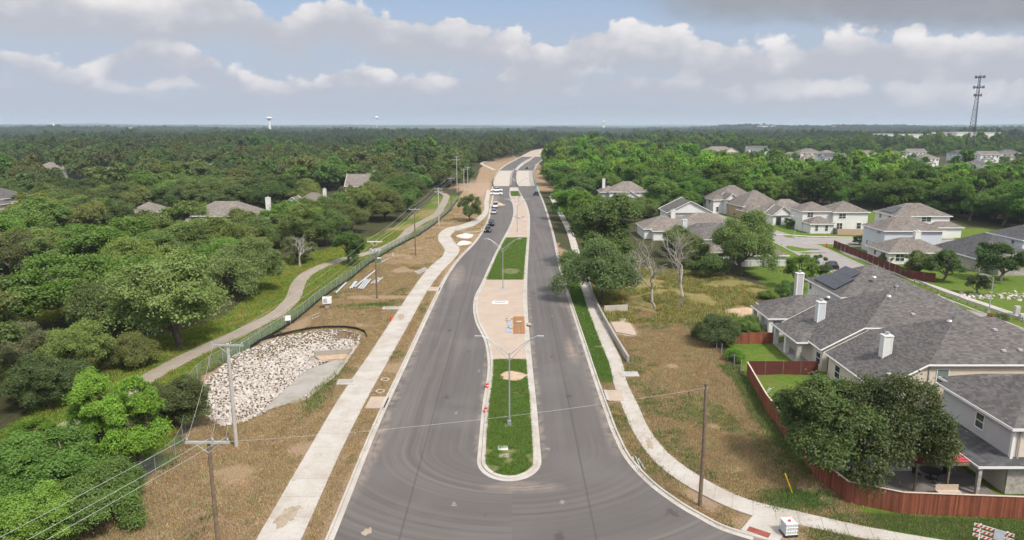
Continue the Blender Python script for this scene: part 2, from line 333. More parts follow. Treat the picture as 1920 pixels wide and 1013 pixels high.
def ground():
    def axis(lo, hi, step, L, g):
        a = list(np.arange(lo, hi + 1e-6, step)); s = step
        while a[-1] < L: s *= g; a.append(a[-1] + s)
        return a
    xs = axis(0, 62, .55, 14500, 1.11); xs = np.array([-q for q in xs[:0:-1]] + xs)
    ys = np.array([-14500, -6000, -2000, -600, -200, -60, -10, 15, 30] + axis(36, 152, .55, 14500, 1.075))
    X, Y = np.meshgrid(xs, ys); X = X.ravel(); Y = Y.ravel(); nx, ny = len(xs), len(ys)
    Z = gz(X, Y)
    jx = X + 1.6 * (vnoise(X, Y, .6, 11) - .5) + .8 * (vnoise(X, Y, 1.7, 12) - .5); jy = Y + 1.6 * (vnoise(X, Y, .6, 13) - .5) + .8 * (vnoise(X, Y, 1.7, 14) - .5)
    fx = np.interp(jy, [p[1] for p in FENCE_L], [p[0] for p in FENCE_L])
    straw = ((jx > fx + .3) & (jx < XL(jy) + 3) & (jy > 20) & (jy < 330)) | inpoly(jx, jy, STRAW_R) | ((np.abs(jx) < 22) & (jy > 325) & (jy < 700))
    lawn = inpoly(jx, jy, LAWN_R) | inpoly(jx, jy, LAWN_L)
    mead = inpoly(jx, jy, FIELD_R) | inpoly(jx, jy, MEADOW_FAR) | (inpoly(jx, jy, LAWN_L) & (vnoise(jx, jy, .085, 21) + .3 * vnoise(jx, jy, .4, 22) > .70))
    mead &= ~inpoly(jx, jy, STRAW_R) | inpoly(jx, jy, FIELD_R)
    bare = inpoly(jx, jy, [(15, 92), (28, 98), (29, 106), (24, 110), (16, 112)]) | inpoly(jx, jy, [(-33, 352), (-13, 300), (-11, 345), (-14, 430), (-24, 430)]) | inpoly(jx, jy, [(-30, 104), (-24, 101), (-26, 112), (-31, 118)])
    C = np.stack([straw & ~lawn, lawn & ~mead, mead, bare], 1).astype(float)
    C[straw & (jx < 0), 1] = 0; C[inpoly(X, Y, BASIN)] = (.5, 0, 0, 0)
    i = np.arange((nx - 1) * (ny - 1)); r = i // (nx - 1); c = i % (nx - 1); a = r * nx + c
    t = MT('ground_soil')
    w = t.N.new('ShaderNodeSeparateColor'); t.L.new(t.attr('zone'), w.inputs[0])
    alpha = t.attr('zone', 'Alpha')
    n1, n2, n3, n4 = t.noise(.18, 5), t.noise(1.3, 5, .65), t.noise(9, 4, .7), t.noise(.55, 4)
    wood = t.mix(t.mapr(n2, .35, .65), (.045, .055, .022), (.085, .075, .04))
    st = t.mix(t.mapr(n3, .3, .7), (.165, .108, .060), (.42, .31, .185))
    st = t.mix(t.mapr(n1, .42, .62, 0, .75), st, t.mix(t.mapr(n3, .3, .7), (.20, .125, .085), (.42, .30, .215)))
    st = t.mix(t.mapr(n4, .62, .74, 0, .7), st, t.mix(n3, (.06, .10, .022), (.16, .18, .05)))
    lw = t.mix(t.mapr(n2, .3, .7), (.07, .13, .018), (.14, .20, .035)); lw = t.mix(t.mapr(n1, .45, .65, 0, .5), lw, (.15, .155, .045))
    md = t.mix(t.mapr(n2, .3, .7), (.19, .165, .055), (.29, .225, .105)); md = t.mix(t.mapr(n4, .5, .7, 0, .8), md, (.10, .14, .025))
    ba = t.mix(t.mapr(n2, .3, .7), (.30, .19, .12), (.42, .33, .24))
    col = t.mix(w.outputs[0], wood, st); col = t.mix(w.outputs[1], col, lw); col = t.mix(w.outputs[2], col, md); col = t.mix(alpha, col, ba)
    t.color(col); t.rough(.95); t.b.inputs['Specular IOR Level'].default_value = .05
    t.bump(t.math('ADD', t.math('MULTIPLY', n3, .6), n2), .9, .2)
    me = np_mesh('ground', np.stack([X, Y, Z], 1), np.stack([a, a + 1, a + nx + 1, a + nx], 1), t.m, {'zone': ('FLOAT_COLOR', C)}, True)
    tag(new_obj('ground', me), kind='structure')
ground()

# ------------------------------------------------------------------ paved materials
def asphalt_mat():
    t = MT('asphalt'); n = t.noise(60, 3, .7); big = t.noise(.10, 4, .55); mid = t.noise(.7, 5, .6, None, 0, .4)
    sx = t.N.new('ShaderNodeSeparateXYZ'); t.L.new(t.pos, sx.inputs[0]); x, y = sx.outputs[0], sx.outputs[1]
    # wheel tracks run along the road and swing round the nose of the median
    dy = t.math('MINIMUM', t.math('SUBTRACT', y, 61.0), 0.0); r = t.math('SQRT', t.math('ADD', t.math('MULTIPLY', x, x), t.math('MULTIPLY', dy, t.math('MULTIPLY', dy, 1.5))))
    sg = t.math('MULTIPLY', t.math('SIGN', x), 40.0); lane = t.math('ADD', r, sg)
    def streak(kx, ky, det, off=0.0):
        cb = t.N.new('ShaderNodeCombineXYZ'); t.L.new(t.math('MULTIPLY', lane, kx), cb.inputs[0]); t.L.new(t.math('MULTIPLY', y, ky), cb.inputs[1]); cb.inputs[2].default_value = off; return t.noise(1.0, det, .6, cb.outputs[0])
    s1, s2, s3 = streak(1.3, .035, 5), streak(.38, .008, 3, 5.0), streak(5.0, .06, 4, 9.0)
    c = t.mix(t.mapr(s1, .32, .68), (.084, .073, .068), (.150, .133, .124))
    c = t.mix(t.mapr(s2, .42, .60, 0, .6), c, (.094, .084, .080))
    c = t.mix(t.mapr(s3, .60, .80, 0, .32), c, (.215, .195, .182))
    c = t.mix(t.mapr(big, .5, .72, 0, .5), c, (.155, .143, .136))
    c = t.mix(t.mapr(n, .3, .75, 0, .25), c, (.16, .152, .147))
    # sand blown and tracked onto the lanes
    for px, py, rx, ry in ((-11.2, 137, 1.6, 12), (9.2, 121, 1.3, 9), (-7.6, 300, 2.4, 30), (8.2, 90, 1.0, 6), (-13.2, 60, .9, 9), (1, 53.6, 3.5, 1.0), (4.6, 240, 1.2, 30)):
        ex = t.math('DIVIDE', t.math('SUBTRACT', x, px), rx); ey = t.math('DIVIDE', t.math('SUBTRACT', y, py), ry)
        e = t.math('ADD', t.math('MULTIPLY', ex, ex), t.math('MULTIPLY', ey, ey)); f = t.math('MULTIPLY', t.mapr(e, 0, 1.3, 1, 0), t.mapr(t.math('ADD', t.math('MULTIPLY', s3, .6), t.math('MULTIPLY', mid, .5)), .42, .66)); c = t.mix(t.math('MULTIPLY', f, .62), c, (.34, .265, .215))
    sp = t.voro(.33, t.scale(t.pos, 1, .55, 1)); spn = t.math('ADD', sp, t.math('MULTIPLY', t.noise(3.2, 4), .32)); c = t.mix(t.mapr(spn, .195, .225, .6, 0), c, (.31, .275, .235))
    dk = t.math('ADD', t.voro(.21, t.scale(t.pos, 1, .6, 1)), t.math('MULTIPLY', t.noise(2.1, 4, .6, t.scale(t.pos, 1, .8, 7)), .4)); c = t.mix(t.mapr(dk, .24, .29, .6, 0), c, (.055, .05, .05))
    near = t.math('MULTIPLY', t.mapr(y, 118, 135, 1, 0), t.mapr(y, 57, 62, 0, 1))
    for lx, w in ((-13.2, .9), (9.75, .8), (-3.3, .5), (2.9, .5)): c = t.mix(t.math('MULTIPLY', near, t.math('MULTIPLY', t.mapr(t.math('ABSOLUTE', t.math('SUBTRACT', x, lx)), 0, w, .62, 0), t.mapr(mid, .42, .62))), c, (.30, .245, .20))
    for lx in (-8.35, 6.25): c = t.mix(t.mapr(t.math('ABSOLUTE', t.math('SUBTRACT', x, lx)), .03, .12, .5, 0), c, (.06, .056, .055))
    t.color(c); t.rough(t.mapr(s1, .3, .7, .74, .92)); t.bump(n, .25, .01); return t.m
def concrete_mat(name, c=(.47, .435, .395), stain=(.34, .29, .235)):
    t = MT(name); a = t.noise(.35, 5, .6); b = t.noise(3.5, 5, .65); f = t.noise(30, 3, .6)
    k = t.mix(t.mapr(a, .42, .66, 0, .7), c, stain); k = t.mix(t.mapr(b, .52, .72, 0, .6), k, stain); k = t.mix(t.mapr(t.noise(1.1, 6, .7), .60, .68, 0, .5), k, tuple(q * .72 for q in stain))
    k = t.mix(t.mapr(f, .3, .7, 0, .18), k, tuple(q * .6 for q in c))
    t.color(k); t.rough(.88); t.bump(f, .12, .01); return t.m
ASPH = asphalt_mat(); CONC = concrete_mat('concrete'); CONC_D = concrete_mat('old_concrete', (.36, .335, .30), (.25, .22, .18))
TANC = concrete_mat('tan_concrete', (.44, .352, .282), (.375, .295, .232)); STREET = concrete_mat('pale_street', (.30, .275, .262), (.25, .225, .21))
TRAILM = concrete_mat('trail_concrete', (.32, .27, .22), (.25, .205, .16)); BRIDGEC = concrete_mat('bridge_concrete', (.47, .42, .365), (.40, .34, .28))
SAND = simple('dry_sand', (.44, .32, .22), .95, .15, 1.2, bump=.3, obj=False)
MUD = simple('dried_mud', (.33, .265, .195), .95, .2, 2.5, obj=False); STEEL = simple('galvanised_steel', (.46, .47, .48), .45, .12, 1.5, .6); WOODP = simple('pole_wood', (.17, .125, .085), .9, .3, 3, bump=.4)
WHITE = simple('white_paint', (.74, .73, .71), .6, .06); BLACK = simple('black_plastic', (.02, .02, .022), .6, .15); DARKM = simple('dark_metal', (.06, .06, .065), .5, .15, 2, .5)

def ribbon(paths, name, mat, parent=None, kind=None):
    """strip of quads between successive polylines of equal length [(x,y,z)...]"""
    V = np.concatenate([np.array(p, float) for p in paths]); n = len(paths[0]); F = []
    for k in range(len(paths) - 1):
        a = np.arange(n - 1) + k * n; F.append(np.stack([a, a + 1, a + n + 1, a + n], 1))
    o = new_obj(name, np_mesh(name, V, np.concatenate(F)[:, ::-1], mat, smooth=False), parent)
    if kind: o['kind'] = kind
    return o
def offset_line(P, d):
    P = np.array(P, float); T = np.gradient(P, axis=0); T /= np.linalg.norm(T, axis=1)[:, None] + 1e-9
    return P + d * np.stack([-T[:, 1], T[:, 0]], 1)
def profile(P, prof, name, mat, parent=None, kind='structure', z=None):
    z = 0 if z is None else z
    return ribbon([np.column_stack([offset_line(P, d), np.full(len(P), h) + z]) for d, h in prof], name, mat, parent, kind)
def resample(P, step):
    P = np.array(P, float); s = np.concatenate([[0], np.cumsum(np.linalg.norm(np.diff(P, axis=0), axis=1))])
    q = np.linspace(0, s[-1], max(2, int(s[-1] / step)))
    try_ = np.column_stack([catmull(s, P[:, k])(q) for k in range(P.shape[1])]); return try_

# ------------------------------------------------------------------ road, bridge, kerbs
ys = np.concatenate([np.arange(20, 60, .5), np.arange(60, 360, 2), np.arange(360, 1200, 8)])
xr = np.where(ys < 40.5, 60, XR(ys)); nn = 14
ribbon([np.column_stack([XL(ys) + (xr - XL(ys)) * k / nn, ys, np.full(len(ys), .02)]) for k in range(nn + 1)], 'road', ASPH, None, 'structure')
yk = np.concatenate([np.arange(22, 350, 1.0)])
KL = np.column_stack([XL(yk), yk])
kerb_prof = [(-.42, .026), (0.0, .03), (.02, .15), (.2, .155), (.22, -.05)]
profile(KL, kerb_prof, 'kerb_left', CONC)
yk = np.concatenate([np.arange(41, 60, .25), np.arange(60, 350, 1.0)]); KR = np.column_stack([XR(yk), yk])
profile(KR, [(-d, h) for d, h in kerb_prof], 'kerb_right', CONC)
yk2 = np.arange(478, 1100, 4.0)
profile(np.column_stack([XL(yk2), yk2]), [(-.5, .03), (0, .15), (.5, .155), (.52, -.1)], 'kerb_far_left', CONC)
profile(np.column_stack([XR(yk2), yk2]), [(.5, .03), (0, .15), (-.5, .155), (-.52, -.1)], 'kerb_far_right', CONC)
# median ring
th = np.linspace(0, math.pi, 24)[1:-1]
yu = np.arange(58.5, 344, 1.0)
nose = np.column_stack([-.25 - 2.45 * np.cos(th), 58.5 - 3.4 * np.sin(th)])
MED = np.concatenate([np.column_stack([ML(yu), yu])[::-1], nose, np.column_stack([MR(yu), yu])])
profile(MED, [(-.5, .026), (-.12, .032), (-.1, .16), (.24, .165), (.26, .10)], 'median_kerb', CONC)
# far part of the median beyond the bridge
yf = np.arange(480, 640, 4.0)
ribbon([np.column_stack([ML(yf), yf, np.full(len(yf), .03)]), np.column_stack([ML(yf), yf, np.full(len(yf), .16)]), np.column_stack([MR(yf), yf, np.full(len(yf), .16)]), np.column_stack([MR(yf), yf, np.full(len(yf), .03)])], 'median_far', CONC, None, 'structure')
yf = np.arange(560, 700, 4.0)
ribbon([np.column_stack([ML(np.minimum(yf, 640)) + np.maximum(yf - 640, 0) * .1 + .8, yf, np.full(len(yf), .175)]), np.column_stack([MR(np.minimum(yf, 640)) + np.maximum(yf - 640, 0) * .1 - .6, yf, np.full(len(yf), .175)])], 'median_far_paving', TANC, None, 'structure')
def medfill(y0, y1, name, mat, z=.135, ins=.22, kind='structure'):
    y = np.linspace(y0, y1, max(3, int((y1 - y0) / 1.0)))
    def lx(y):
        e = np.where(y < 58.5, 2.45 * np.sqrt(np.clip(1 - ((58.5 - y) / 3.4) ** 2, 0, 1)), 0)
        return np.where(y < 58.5, -.25 - e, ML(y)), np.where(y < 58.5, -.25 + e, MR(y))
    a, b = lx(y); rows = [np.column_stack([a + ins + (b - a - 2 * ins) * k / 6, y, np.full(len(y), z)]) for k in range(7)]
    return ribbon(rows, name, mat, None, kind)
YV = lambda v: at(960, v)[1]
G1, G2, G3 = YV(676), YV(526), YV(447)
t = MT('median_soil'); n2 = t.noise(1.5, 5); t.color(t.mix(t.mapr(n2, .35, .65), (.06, .11, .018), (.20, .16, .085))); t.rough(.95); SOIL = t.m
medfill(55.4, G1, 'median_bed', SOIL, .13); medfill(G1 + .02, G2, 'median_paving', TANC, .15)
medfill(G2 + .02, G3, 'median_bed', SOIL, .13); medfill(G3 + .02, 300, 'median_paving', TANC, .15)
medfill(300.02, 322, 'median_bed', SOIL, .13); medfill(322.02, 343, 'median_paving', CONC, .15)
# bare sandy ring in the near bed, laid on the soil
mb = MB(); q = [(0.1 + 1.5 * (1 + .16 * math.sin(3 * a + 1) + .1 * math.sin(7 * a)) * math.cos(a), YV(707) + 1.6 * (1 + .12 * math.sin(4 * a)) * math.sin(a), .145) for a in np.linspace(0, 2 * math.pi, 40)[:-1]]
mb.poly(q); mb.build('sand_patch', SAND)['kind'] = 'structure'

yp = np.arange(690, 1180, 8.0); ribbon([np.column_stack([XL(yp) + (XR(yp) - XL(yp)) * k / 4, yp, np.full(len(yp), .06)]) for k in range(5)], 'unpaved_road', TANC, None, 'structure')
# bridge decks
yb = np.linspace(352, 476, 32)
for nm, a, b in (('left', XL(yb) + .2, ML(np.clip(yb, 0, 640)) - .1), ('right', MR(yb) + .1, XR(yb) - .2)):
    z = np.full(len(yb), .045)
    ribbon([np.column_stack([a, yb, z - 1.2]), np.column_stack([a, yb, z]), np.column_stack([a * .75 + b * .25, yb, z]), np.column_stack([a * .5 + b * .5, yb, z]), np.column_stack([b, yb, z]), np.column_stack([b, yb, z - 1.2]), np.column_stack([a, yb, z - 1.2])], 'bridge_deck_' + nm, BRIDGEC, None, 'structure')
def barrier(label, fx, off, y0=350, y1=478):
    y = np.linspace(y0, y1, 30); P = np.column_stack([fx(y) + off, y]); root = thing('bridge_barrier', label, 'barrier', (0, 0, 0))
    root.location = (float(P[0, 0]), y0, 0); Q = P - P[0]
    profile(Q, [(-.2, .0), (-.18, .12), (-.1, .75), (.1, .75), (.18, .12), (.2, 0)], 'barrier_wall', CONC, root, None, .046)
    mb = MB()
    for k in range(0, 30, 2): mb.tube((Q[k, 0], Q[k, 1], .79), (Q[k, 0], Q[k, 1], 1.1), .05, n=6)
    mb.build('rail_post', STEEL, root)['kind'] = 'stuff'
    mb = MB(); mb.path([(q[0], q[1], 1.1) for q in Q], .06); mb.build('rail', STEEL, root)
barrier('pale concrete barrier along the left edge of the bridge', XL, .5)
barrier('concrete barrier on the median side of the left bridge deck', lambda y: ML(np.clip(y, 0, 640)), -.4)
barrier('concrete barrier on the median side of the right bridge deck', MR, .4)
barrier('pale concrete barrier along the right edge of the bridge', XR, -.5)
yw = np.linspace(353, 475, 20)
ribbon([np.column_stack([XR(yw) - 3.2, yw, np.full(20, .05)]), np.column_stack([XR(yw) - 3.2, yw, np.full(20, .2)]), np.column_stack([XR(yw) - .75, yw, np.full(20, .2)])], 'bridge_footway', CONC_D, None, 'structure')
# ------------------------------------------------------------------ sidewalks cut into slabs
def slabs(L, Rr, name, mat, step, z=.09, upto=170):
    """slab by slab near the camera, one strip further on"""
    root = new_obj(name, None); root['kind'] = 'structure'
    L = np.array(L, float); Rr = np.array(Rr, float); n = 400
    def rs(P):
        s = np.concatenate([[0], np.cumsum(np.linalg.norm(np.diff(P, axis=0), axis=1))]); q = np.linspace(0, s[-1], n); return np.column_stack([catmull(s, P[:, 0])(q), catmull(s, P[:, 1])(q)])
    l, r = rs(L), rs(Rr); mid = (l + r) / 2; s = np.concatenate([[0], np.cumsum(np.linalg.norm(np.diff(mid, axis=0), axis=1))])
    cuts = np.arange(0, s[-1], step); g = .012
    for a, b in zip(cuts[:-1], cuts[1:]):
        if np.interp(a, s, mid[:, 1]) > upto: break
        i = lambda q, P: (np.interp(q, s, P[:, 0]), np.interp(q, s, P[:, 1]))
        mb = MB(); mb.prism([i(a + g, l), i(b - g, l), i(b - g, r), i(a + g, r)][::-1], -.05, z + float(rng.normal(0, .003))); mb.build('slab', mat, root)
    k = np.searchsorted(mid[:, 1], upto) if mid[-1, 1] > upto else None
    if k is not None and k < n - 2:
        o = np.full(n - k, z); o2 = ribbon([np.column_stack([l[k:], o - .1]), np.column_stack([l[k:], o]), np.column_stack([r[k:], o]), np.column_stack([r[k:], o - .1])], 'far_slabs', mat, root)
    base = ribbon([np.column_stack([l, np.full(n, z - .035)]), np.column_stack([r, np.full(n, z - .035)])], 'joint_bed', CONC_D, root)
SWL_L = [(-18.6, 34), (-18.9, 46), (-19.2, 60), (-19.4, 74.1), (-19.1, 88.4), (-18.9, 107), (-18.65, 125), (-17.6, 149), (-16.4, 158), (-16.6, 168), (-19.6, 182), (-20.6, 194.7), (-19.4, 205), (-15.8, 212), (-12.9, 221), (-10.6, 238), (-11.2, 280), (-12, 330)]
SWL_R = [(-15.5, 34), (-15.6, 46), (-16.1, 60.4), (-16.25, 71.2), (-16.1, 88.0), (-15.9, 105), (-15.7, 124), (-14.4, 146), (-13.2, 157), (-12.9, 168), (-15.6, 182), (-17.1, 191), (-16, 200), (-12.8, 206.5), (-10.4, 217), (-8.7, 236), (-9.4, 280), (-10.2, 330)]
slabs(SWL_L, SWL_R, 'sidewalk_left', CONC, 3.0)
slabs(SWR_L, SWR_R, 'sidewalk_right', CONC, 1.7)
# ramp at the corner with a red tactile plate
mb = MB(); mb.prism([(17.3, 47.2), (19.5, 45.6), (21.6, 48.1), (18.9, 49.2)], -.02, .085); mb.build('ramp', CONC)['kind'] = 'structure'
mb = MB(); mb.cbox(18.55, 46.9, .092, 1.6, .7, .02, R(-36)); tag(mb.build('tactile_plate', simple('brick_red', (.25, .07, .05), .8)), 'brick red tactile plate at the corner ramp', 'plate')
def blot(u, v, rx, ry, name, mat, seed, z):
    x, y = at(u, v, z); g = np.random.default_rng(seed); ph = g.uniform(0, 6, 4); mb = MB()
    mb.poly([(x + rx * q * math.cos(a), y + ry * q * math.sin(a), z) for a in np.linspace(0, 2 * math.pi, 60)[:-1] for q in [1 + .22 * math.sin(2 * a + ph[0]) + .14 * math.sin(5 * a + ph[1]) + .09 * math.sin(9 * a + ph[2]) + .06 * math.sin(17 * a + ph[3])]]); mb.build(name, mat)['kind'] = 'structure'
blot(538, 968, .75, 1.35, 'mud_patch', MUD, 4, .104); blot(752, 594, .55, 1.6, 'mud_patch', MUD, 6, .104); blot(1218, 832, .35, 1.0, 'mud_patch', MUD, 9, .104); blot(688, 997, .3, .55, 'dirt_blot', MUD, 11, .026)
# trail
TR = resample(TRAIL, 1.0)
gzv = lambda P: gz(P[:, 0], P[:, 1])
def draped(P, w, name, mat, lift=.05):
    a, b = offset_line(P, w / 2), offset_line(P, -w / 2)
    return ribbon([np.column_stack([a, gzv(P) - .1]), np.column_stack([a, gzv(P) + lift]), np.column_stack([P, gzv(P) + lift + .02]), np.column_stack([b, gzv(P) + lift]), np.column_stack([b, gzv(P) - .1])], name, mat, None, 'structure')
draped(TR, 2.7, 'footpath', TRAILM, .11)
draped(resample([(-12, 480), (-18, 520), (-24, 560), (-20, 610), (-4, 640)], 3), 3, 'footpath_far', CONC, .12)
# subdivision streets (pale) with kerbs
def street(P, w, name, z=.06):
    P = resample(P, 2.0); P3 = lambda d, h: np.column_stack([offset_line(P, d), np.full(len(P), h)])
    ribbon([P3(w / 2, z), P3(0, z + .04), P3(-w / 2, z)][::-1], name, STREET, None, 'structure')
    for s, nm in ((1, 'a'), (-1, 'b')):
        e = [P3(s * (w / 2), z + .005), P3(s * (w / 2 + .05), z + .1), P3(s * (w / 2 + .3), z + .1), P3(s * (w / 2 + .35), z - .1)]
        ribbon(e if s < 0 else e[::-1], name + '_kerb', CONC, None, 'structure')
street([(73, 60), (72.3, 90), (71.8, 115), (71.6, 135), (72, 150), (73, 165), (73.5, 176), (73, 190), (71, 206), (67, 226), (66, 240)], 9.5, 'street_main', .05)
street([(76, 182.5), (86, 181), (100, 179), (130, 178)], 8.5, 'street_side', .062)
draped(resample([(82, 96), (80.5, 118), (79.6, 135), (80, 150), (80.6, 165), (83, 171), (90, 174), (120, 172)], 2), 1.5, 'street_walk', CONC, .12)
draped(resample([(66.0, 182), (68.5, 190), (73, 192.6), (80, 189.5), (90, 187.6), (120, 186)], 2), 1.4, 'street_walk_far', CONC, .12)

# ------------------------------------------------------------------ houses
def shingle(name, c):
    t = MT(name)
    cr = t.N.new('ShaderNodeVectorMath'); cr.operation = 'CROSS_PRODUCT'; t.L.new(t.nrm, cr.inputs[0]); cr.inputs[1].default_value = (0, 0, 1)
    nz = t.N.new('ShaderNodeVectorMath'); nz.operation = 'NORMALIZE'; t.L.new(cr.outputs[0], nz.inputs[0])
    dp = t.N.new('ShaderNodeVectorMath'); dp.operation = 'DOT_PRODUCT'; t.L.new(nz.outputs[0], dp.inputs[0]); t.L.new(t.pos, dp.inputs[1])
    sx = t.N.new('ShaderNodeSeparateXYZ'); t.L.new(t.pos, sx.inputs[0])
    cb = t.N.new('ShaderNodeCombineXYZ'); row = t.math('FLOOR', t.math('MULTIPLY', sx.outputs[2], 1 / .105))
    t.L.new(t.math('FLOOR', t.math('ADD', t.math('MULTIPLY', dp.outputs['Value'], 1 / .42), t.math('MULTIPLY', row, .37))), cb.inputs[0]); t.L.new(row, cb.inputs[1])
    wn = t.N.new('ShaderNodeTexWhiteNoise'); wn.noise_dimensions = '3D'; t.L.new(cb.outputs[0], wn.inputs['Vector'])
    fr = t.math('FRACT', t.math('MULTIPLY', sx.outputs[2], 1 / .105))
    k = t.math('ADD', t.mapr(wn.outputs['Value'], 0, 1, .70, 1.26), t.mapr(t.noise(.35, 4), .3, .7, -.12, .12))
    k = t.math('MULTIPLY', k, t.mapr(fr, 0, .22, .62, 1.0))
    t.color(t.mix(1.0, (*c, 1), k, 'MULTIPLY')); t.rough(.92); t.bump(fr, .35, .02); return t.m
RF = {'grey': shingle('shingle_grey', (.120, .109, .104)), 'brown': shingle('shingle_brown', (.175, .150, .132)), 'dark': shingle('shingle_dark', (.088, .085, .088)), 'tan': shingle('shingle_tan', (.20, .172, .150))}
WL = {'white': simple('white_stucco', (.66, .645, .62), .85, .06, .6, obj=False), 'cream': simple('cream_stucco', (.60, .52, .43), .85, .06, .6, obj=False), 'blue': simple('pale_blue_siding', (.53, .555, .585), .8, .05, .6, obj=False),
      'stone': simple('grey_stone_wall', (.36, .33, .30), .9, .3, 2.5, bump=.4, obj=False, fine=6), 'grey': simple('grey_stucco', (.44, .43, .43), .85, .06, .6, obj=False), 'tan': simple('tan_stucco', (.45, .33, .22), .85, .1, .6, obj=False)}
TRIM = simple('white_trim', (.70, .69, .67), .6, .04); GUT = simple('gutter_trim', (.42, .39, .37), .6, .05)
t = MT('window_glass'); t.color(t.mix(t.mapr(t.noise(.9, 2), .35, .65), (.015, .018, .022), (.07, .08, .09))); t.rough(.08); t.b.inputs['Specular IOR Level'].default_value = .6; GLASS = t.m
BLIND = simple('window_blind', (.16, .20, .19), .7, .1)
def roof_geo(x0, x1, y0, y1, z, p, kind):
    w, d = x1 - x0, y1 - y0; mb = MB()
    if kind == 'hip':
        if w >= d: A, B = (x0 + d / 2, (y0 + y1) / 2, z + p * d / 2), (x1 - d / 2, (y0 + y1) / 2, z + p * d / 2)
        else: A, B = ((x0 + x1) / 2, y0 + w / 2, z + p * w / 2), ((x0 + x1) / 2, y1 - w / 2, z + p * w / 2)
        v = [(x0, y0, z), (x1, y0, z), (x1, y1, z), (x0, y1, z), A, B]
        f = [(0, 1, 5, 4), (1, 2, 5), (2, 3, 4, 5), (3, 0, 4)] if w >= d else [(0, 1, 4), (1, 2, 5, 4), (2, 3, 5), (3, 0, 4, 5)]
    elif kind == 'gx':
        m = (y0 + y1) / 2; h = z + p * d / 2; v = [(x0, y0, z), (x1, y0, z), (x1, y1, z), (x0, y1, z), (x0, m, h), (x1, m, h)]; f = [(0, 1, 5, 4), (2, 3, 4, 5)]
    else:
        m = (x0 + x1) / 2; h = z + p * w / 2; v = [(x0, y0, z), (x1, y0, z), (x1, y1, z), (x0, y1, z), (m, y0, h), (m, y1, h)]; f = [(1, 2, 5, 4), (3, 0, 4, 5)]
    mb.add(v, f + [(3, 2, 1, 0)]); return mb, v, h if kind != 'hip' else v[4][2]
def ring(mb, x0, x1, y0, y1, z0, z1, t=.06):
    mb.box(x0 - t, x1 + t, y0 - t, y0, z0, z1); mb.box(x0 - t, x1 + t, y1, y1 + t, z0, z1); mb.box(x0 - t, x0, y0, y1, z0, z1); mb.box(x1, x1 + t, y0, y1, z0, z1)
def block(root, x0, x1, y0, y1, h, p=.5, roof='grey', wall='white', kind='hip', ov=.45, z0=0.0, label=None):
    mb = MB(); mb.box(x0, x1, y0, y1, z0 - .3, h)
    if kind == 'gy': m = (x0 + x1) / 2; mb.add([(x0, y0, h), (x1, y0, h), (m, y0, h + p * (x1 - x0) / 2), (x0, y1, h), (x1, y1, h), (m, y1, h + p * (x1 - x0) / 2)], [(0, 1, 2), (4, 3, 5)])
    if kind == 'gx': m = (y0 + y1) / 2; mb.add([(x0, y0, h), (x0, y1, h), (x0, m, h + p * (y1 - y0) / 2), (x1, y0, h), (x1, y1, h), (x1, m, h + p * (y1 - y0) / 2)], [(1, 0, 2), (3, 4, 5)])
    mb.build('wall', WL[wall], root)
    r, v, top = roof_geo(x0 - ov, x1 + ov, y0 - ov, y1 + ov, h - p * ov + .06, p, kind)
    ro = r.build('roof', RF[roof], root); fm = MB()
    if kind == 'hip': ring(fm, x0 - ov, x1 + ov, y0 - ov, y1 + ov, h - p * ov - .16, h - p * ov + .065)
    else:
        for a, b in ((0, 1), (2, 3), (1, 2), (3, 0)):
            pa, pb = v[a], v[b]
            if kind == 'gy' and (a, b) in ((0, 1), (2, 3)):
                m = v[4] if a == 0 else v[5]; fm.tube(pa, m, .09, n=4); fm.tube(m, pb, .09, n=4)
            elif kind == 'gx' and (a, b) in ((1, 2), (3, 0)):
                m = v[5] if a == 1 else v[4]; fm.tube(pa, m, .09, n=4); fm.tube(m, pb, .09, n=4)
            else: fm.tube(pa, pb, .1, n=4)
    fm.build('fascia', TRIM, ro); return ro
def win(root, face, plane, c, z, w, h, blind=False, name='window'):
    """window on a wall: face 'S' looks at the camera (plane is y), 'W' looks left (plane is x)"""
    f = MB(); g = MB(); t = .09
    def b(mb, a0, a1, z0, z1, d0, d1):
        if face == 'S': mb.box(a0, a1, plane - d1, plane - d0, z0, z1)
        elif face == 'N': mb.box(a0, a1, plane + d0, plane + d1, z0, z1)
        elif face == 'E': mb.box(plane + d0, plane + d1, a0, a1, z0, z1)
        else: mb.box(plane - d1, plane - d0, a0, a1, z0, z1)
    b(f, c - w / 2 - t, c - w / 2, z - h / 2 - t, z + h / 2 + t, -.02, .07); b(f, c + w / 2, c + w / 2 + t, z - h / 2 - t, z + h / 2 + t, -.02, .07)
    b(f, c - w / 2, c + w / 2, z + h / 2, z + h / 2 + t, -.02, .07); b(f, c - w / 2, c + w / 2, z - h / 2 - t, z - h / 2, -.02, .09)
    b(f, c - w / 2, c + w / 2, z - .03, z + .03, -.02, .06)
    if w > 1.3: b(f, c - .04, c + .04, z - h / 2, z - .032, -.02, .058); b(f, c - .04, c + .04, z + .032, z + h / 2, -.02, .058)
    o = f.build(name, TRIM, root); b(g, c - w / 2 + .002, c + w / 2 - .002, z - h / 2 + .002, z + h / 2 - .002, -.02, .025); g.build('pane', GLASS, o)
    if blind: g2 = MB(); b(g2, c - w / 2 + .004, c + w / 2 - .004, z + .034, z + h / 2 - .004, .026, .032); g2.build('blind', BLIND, o)
    return o
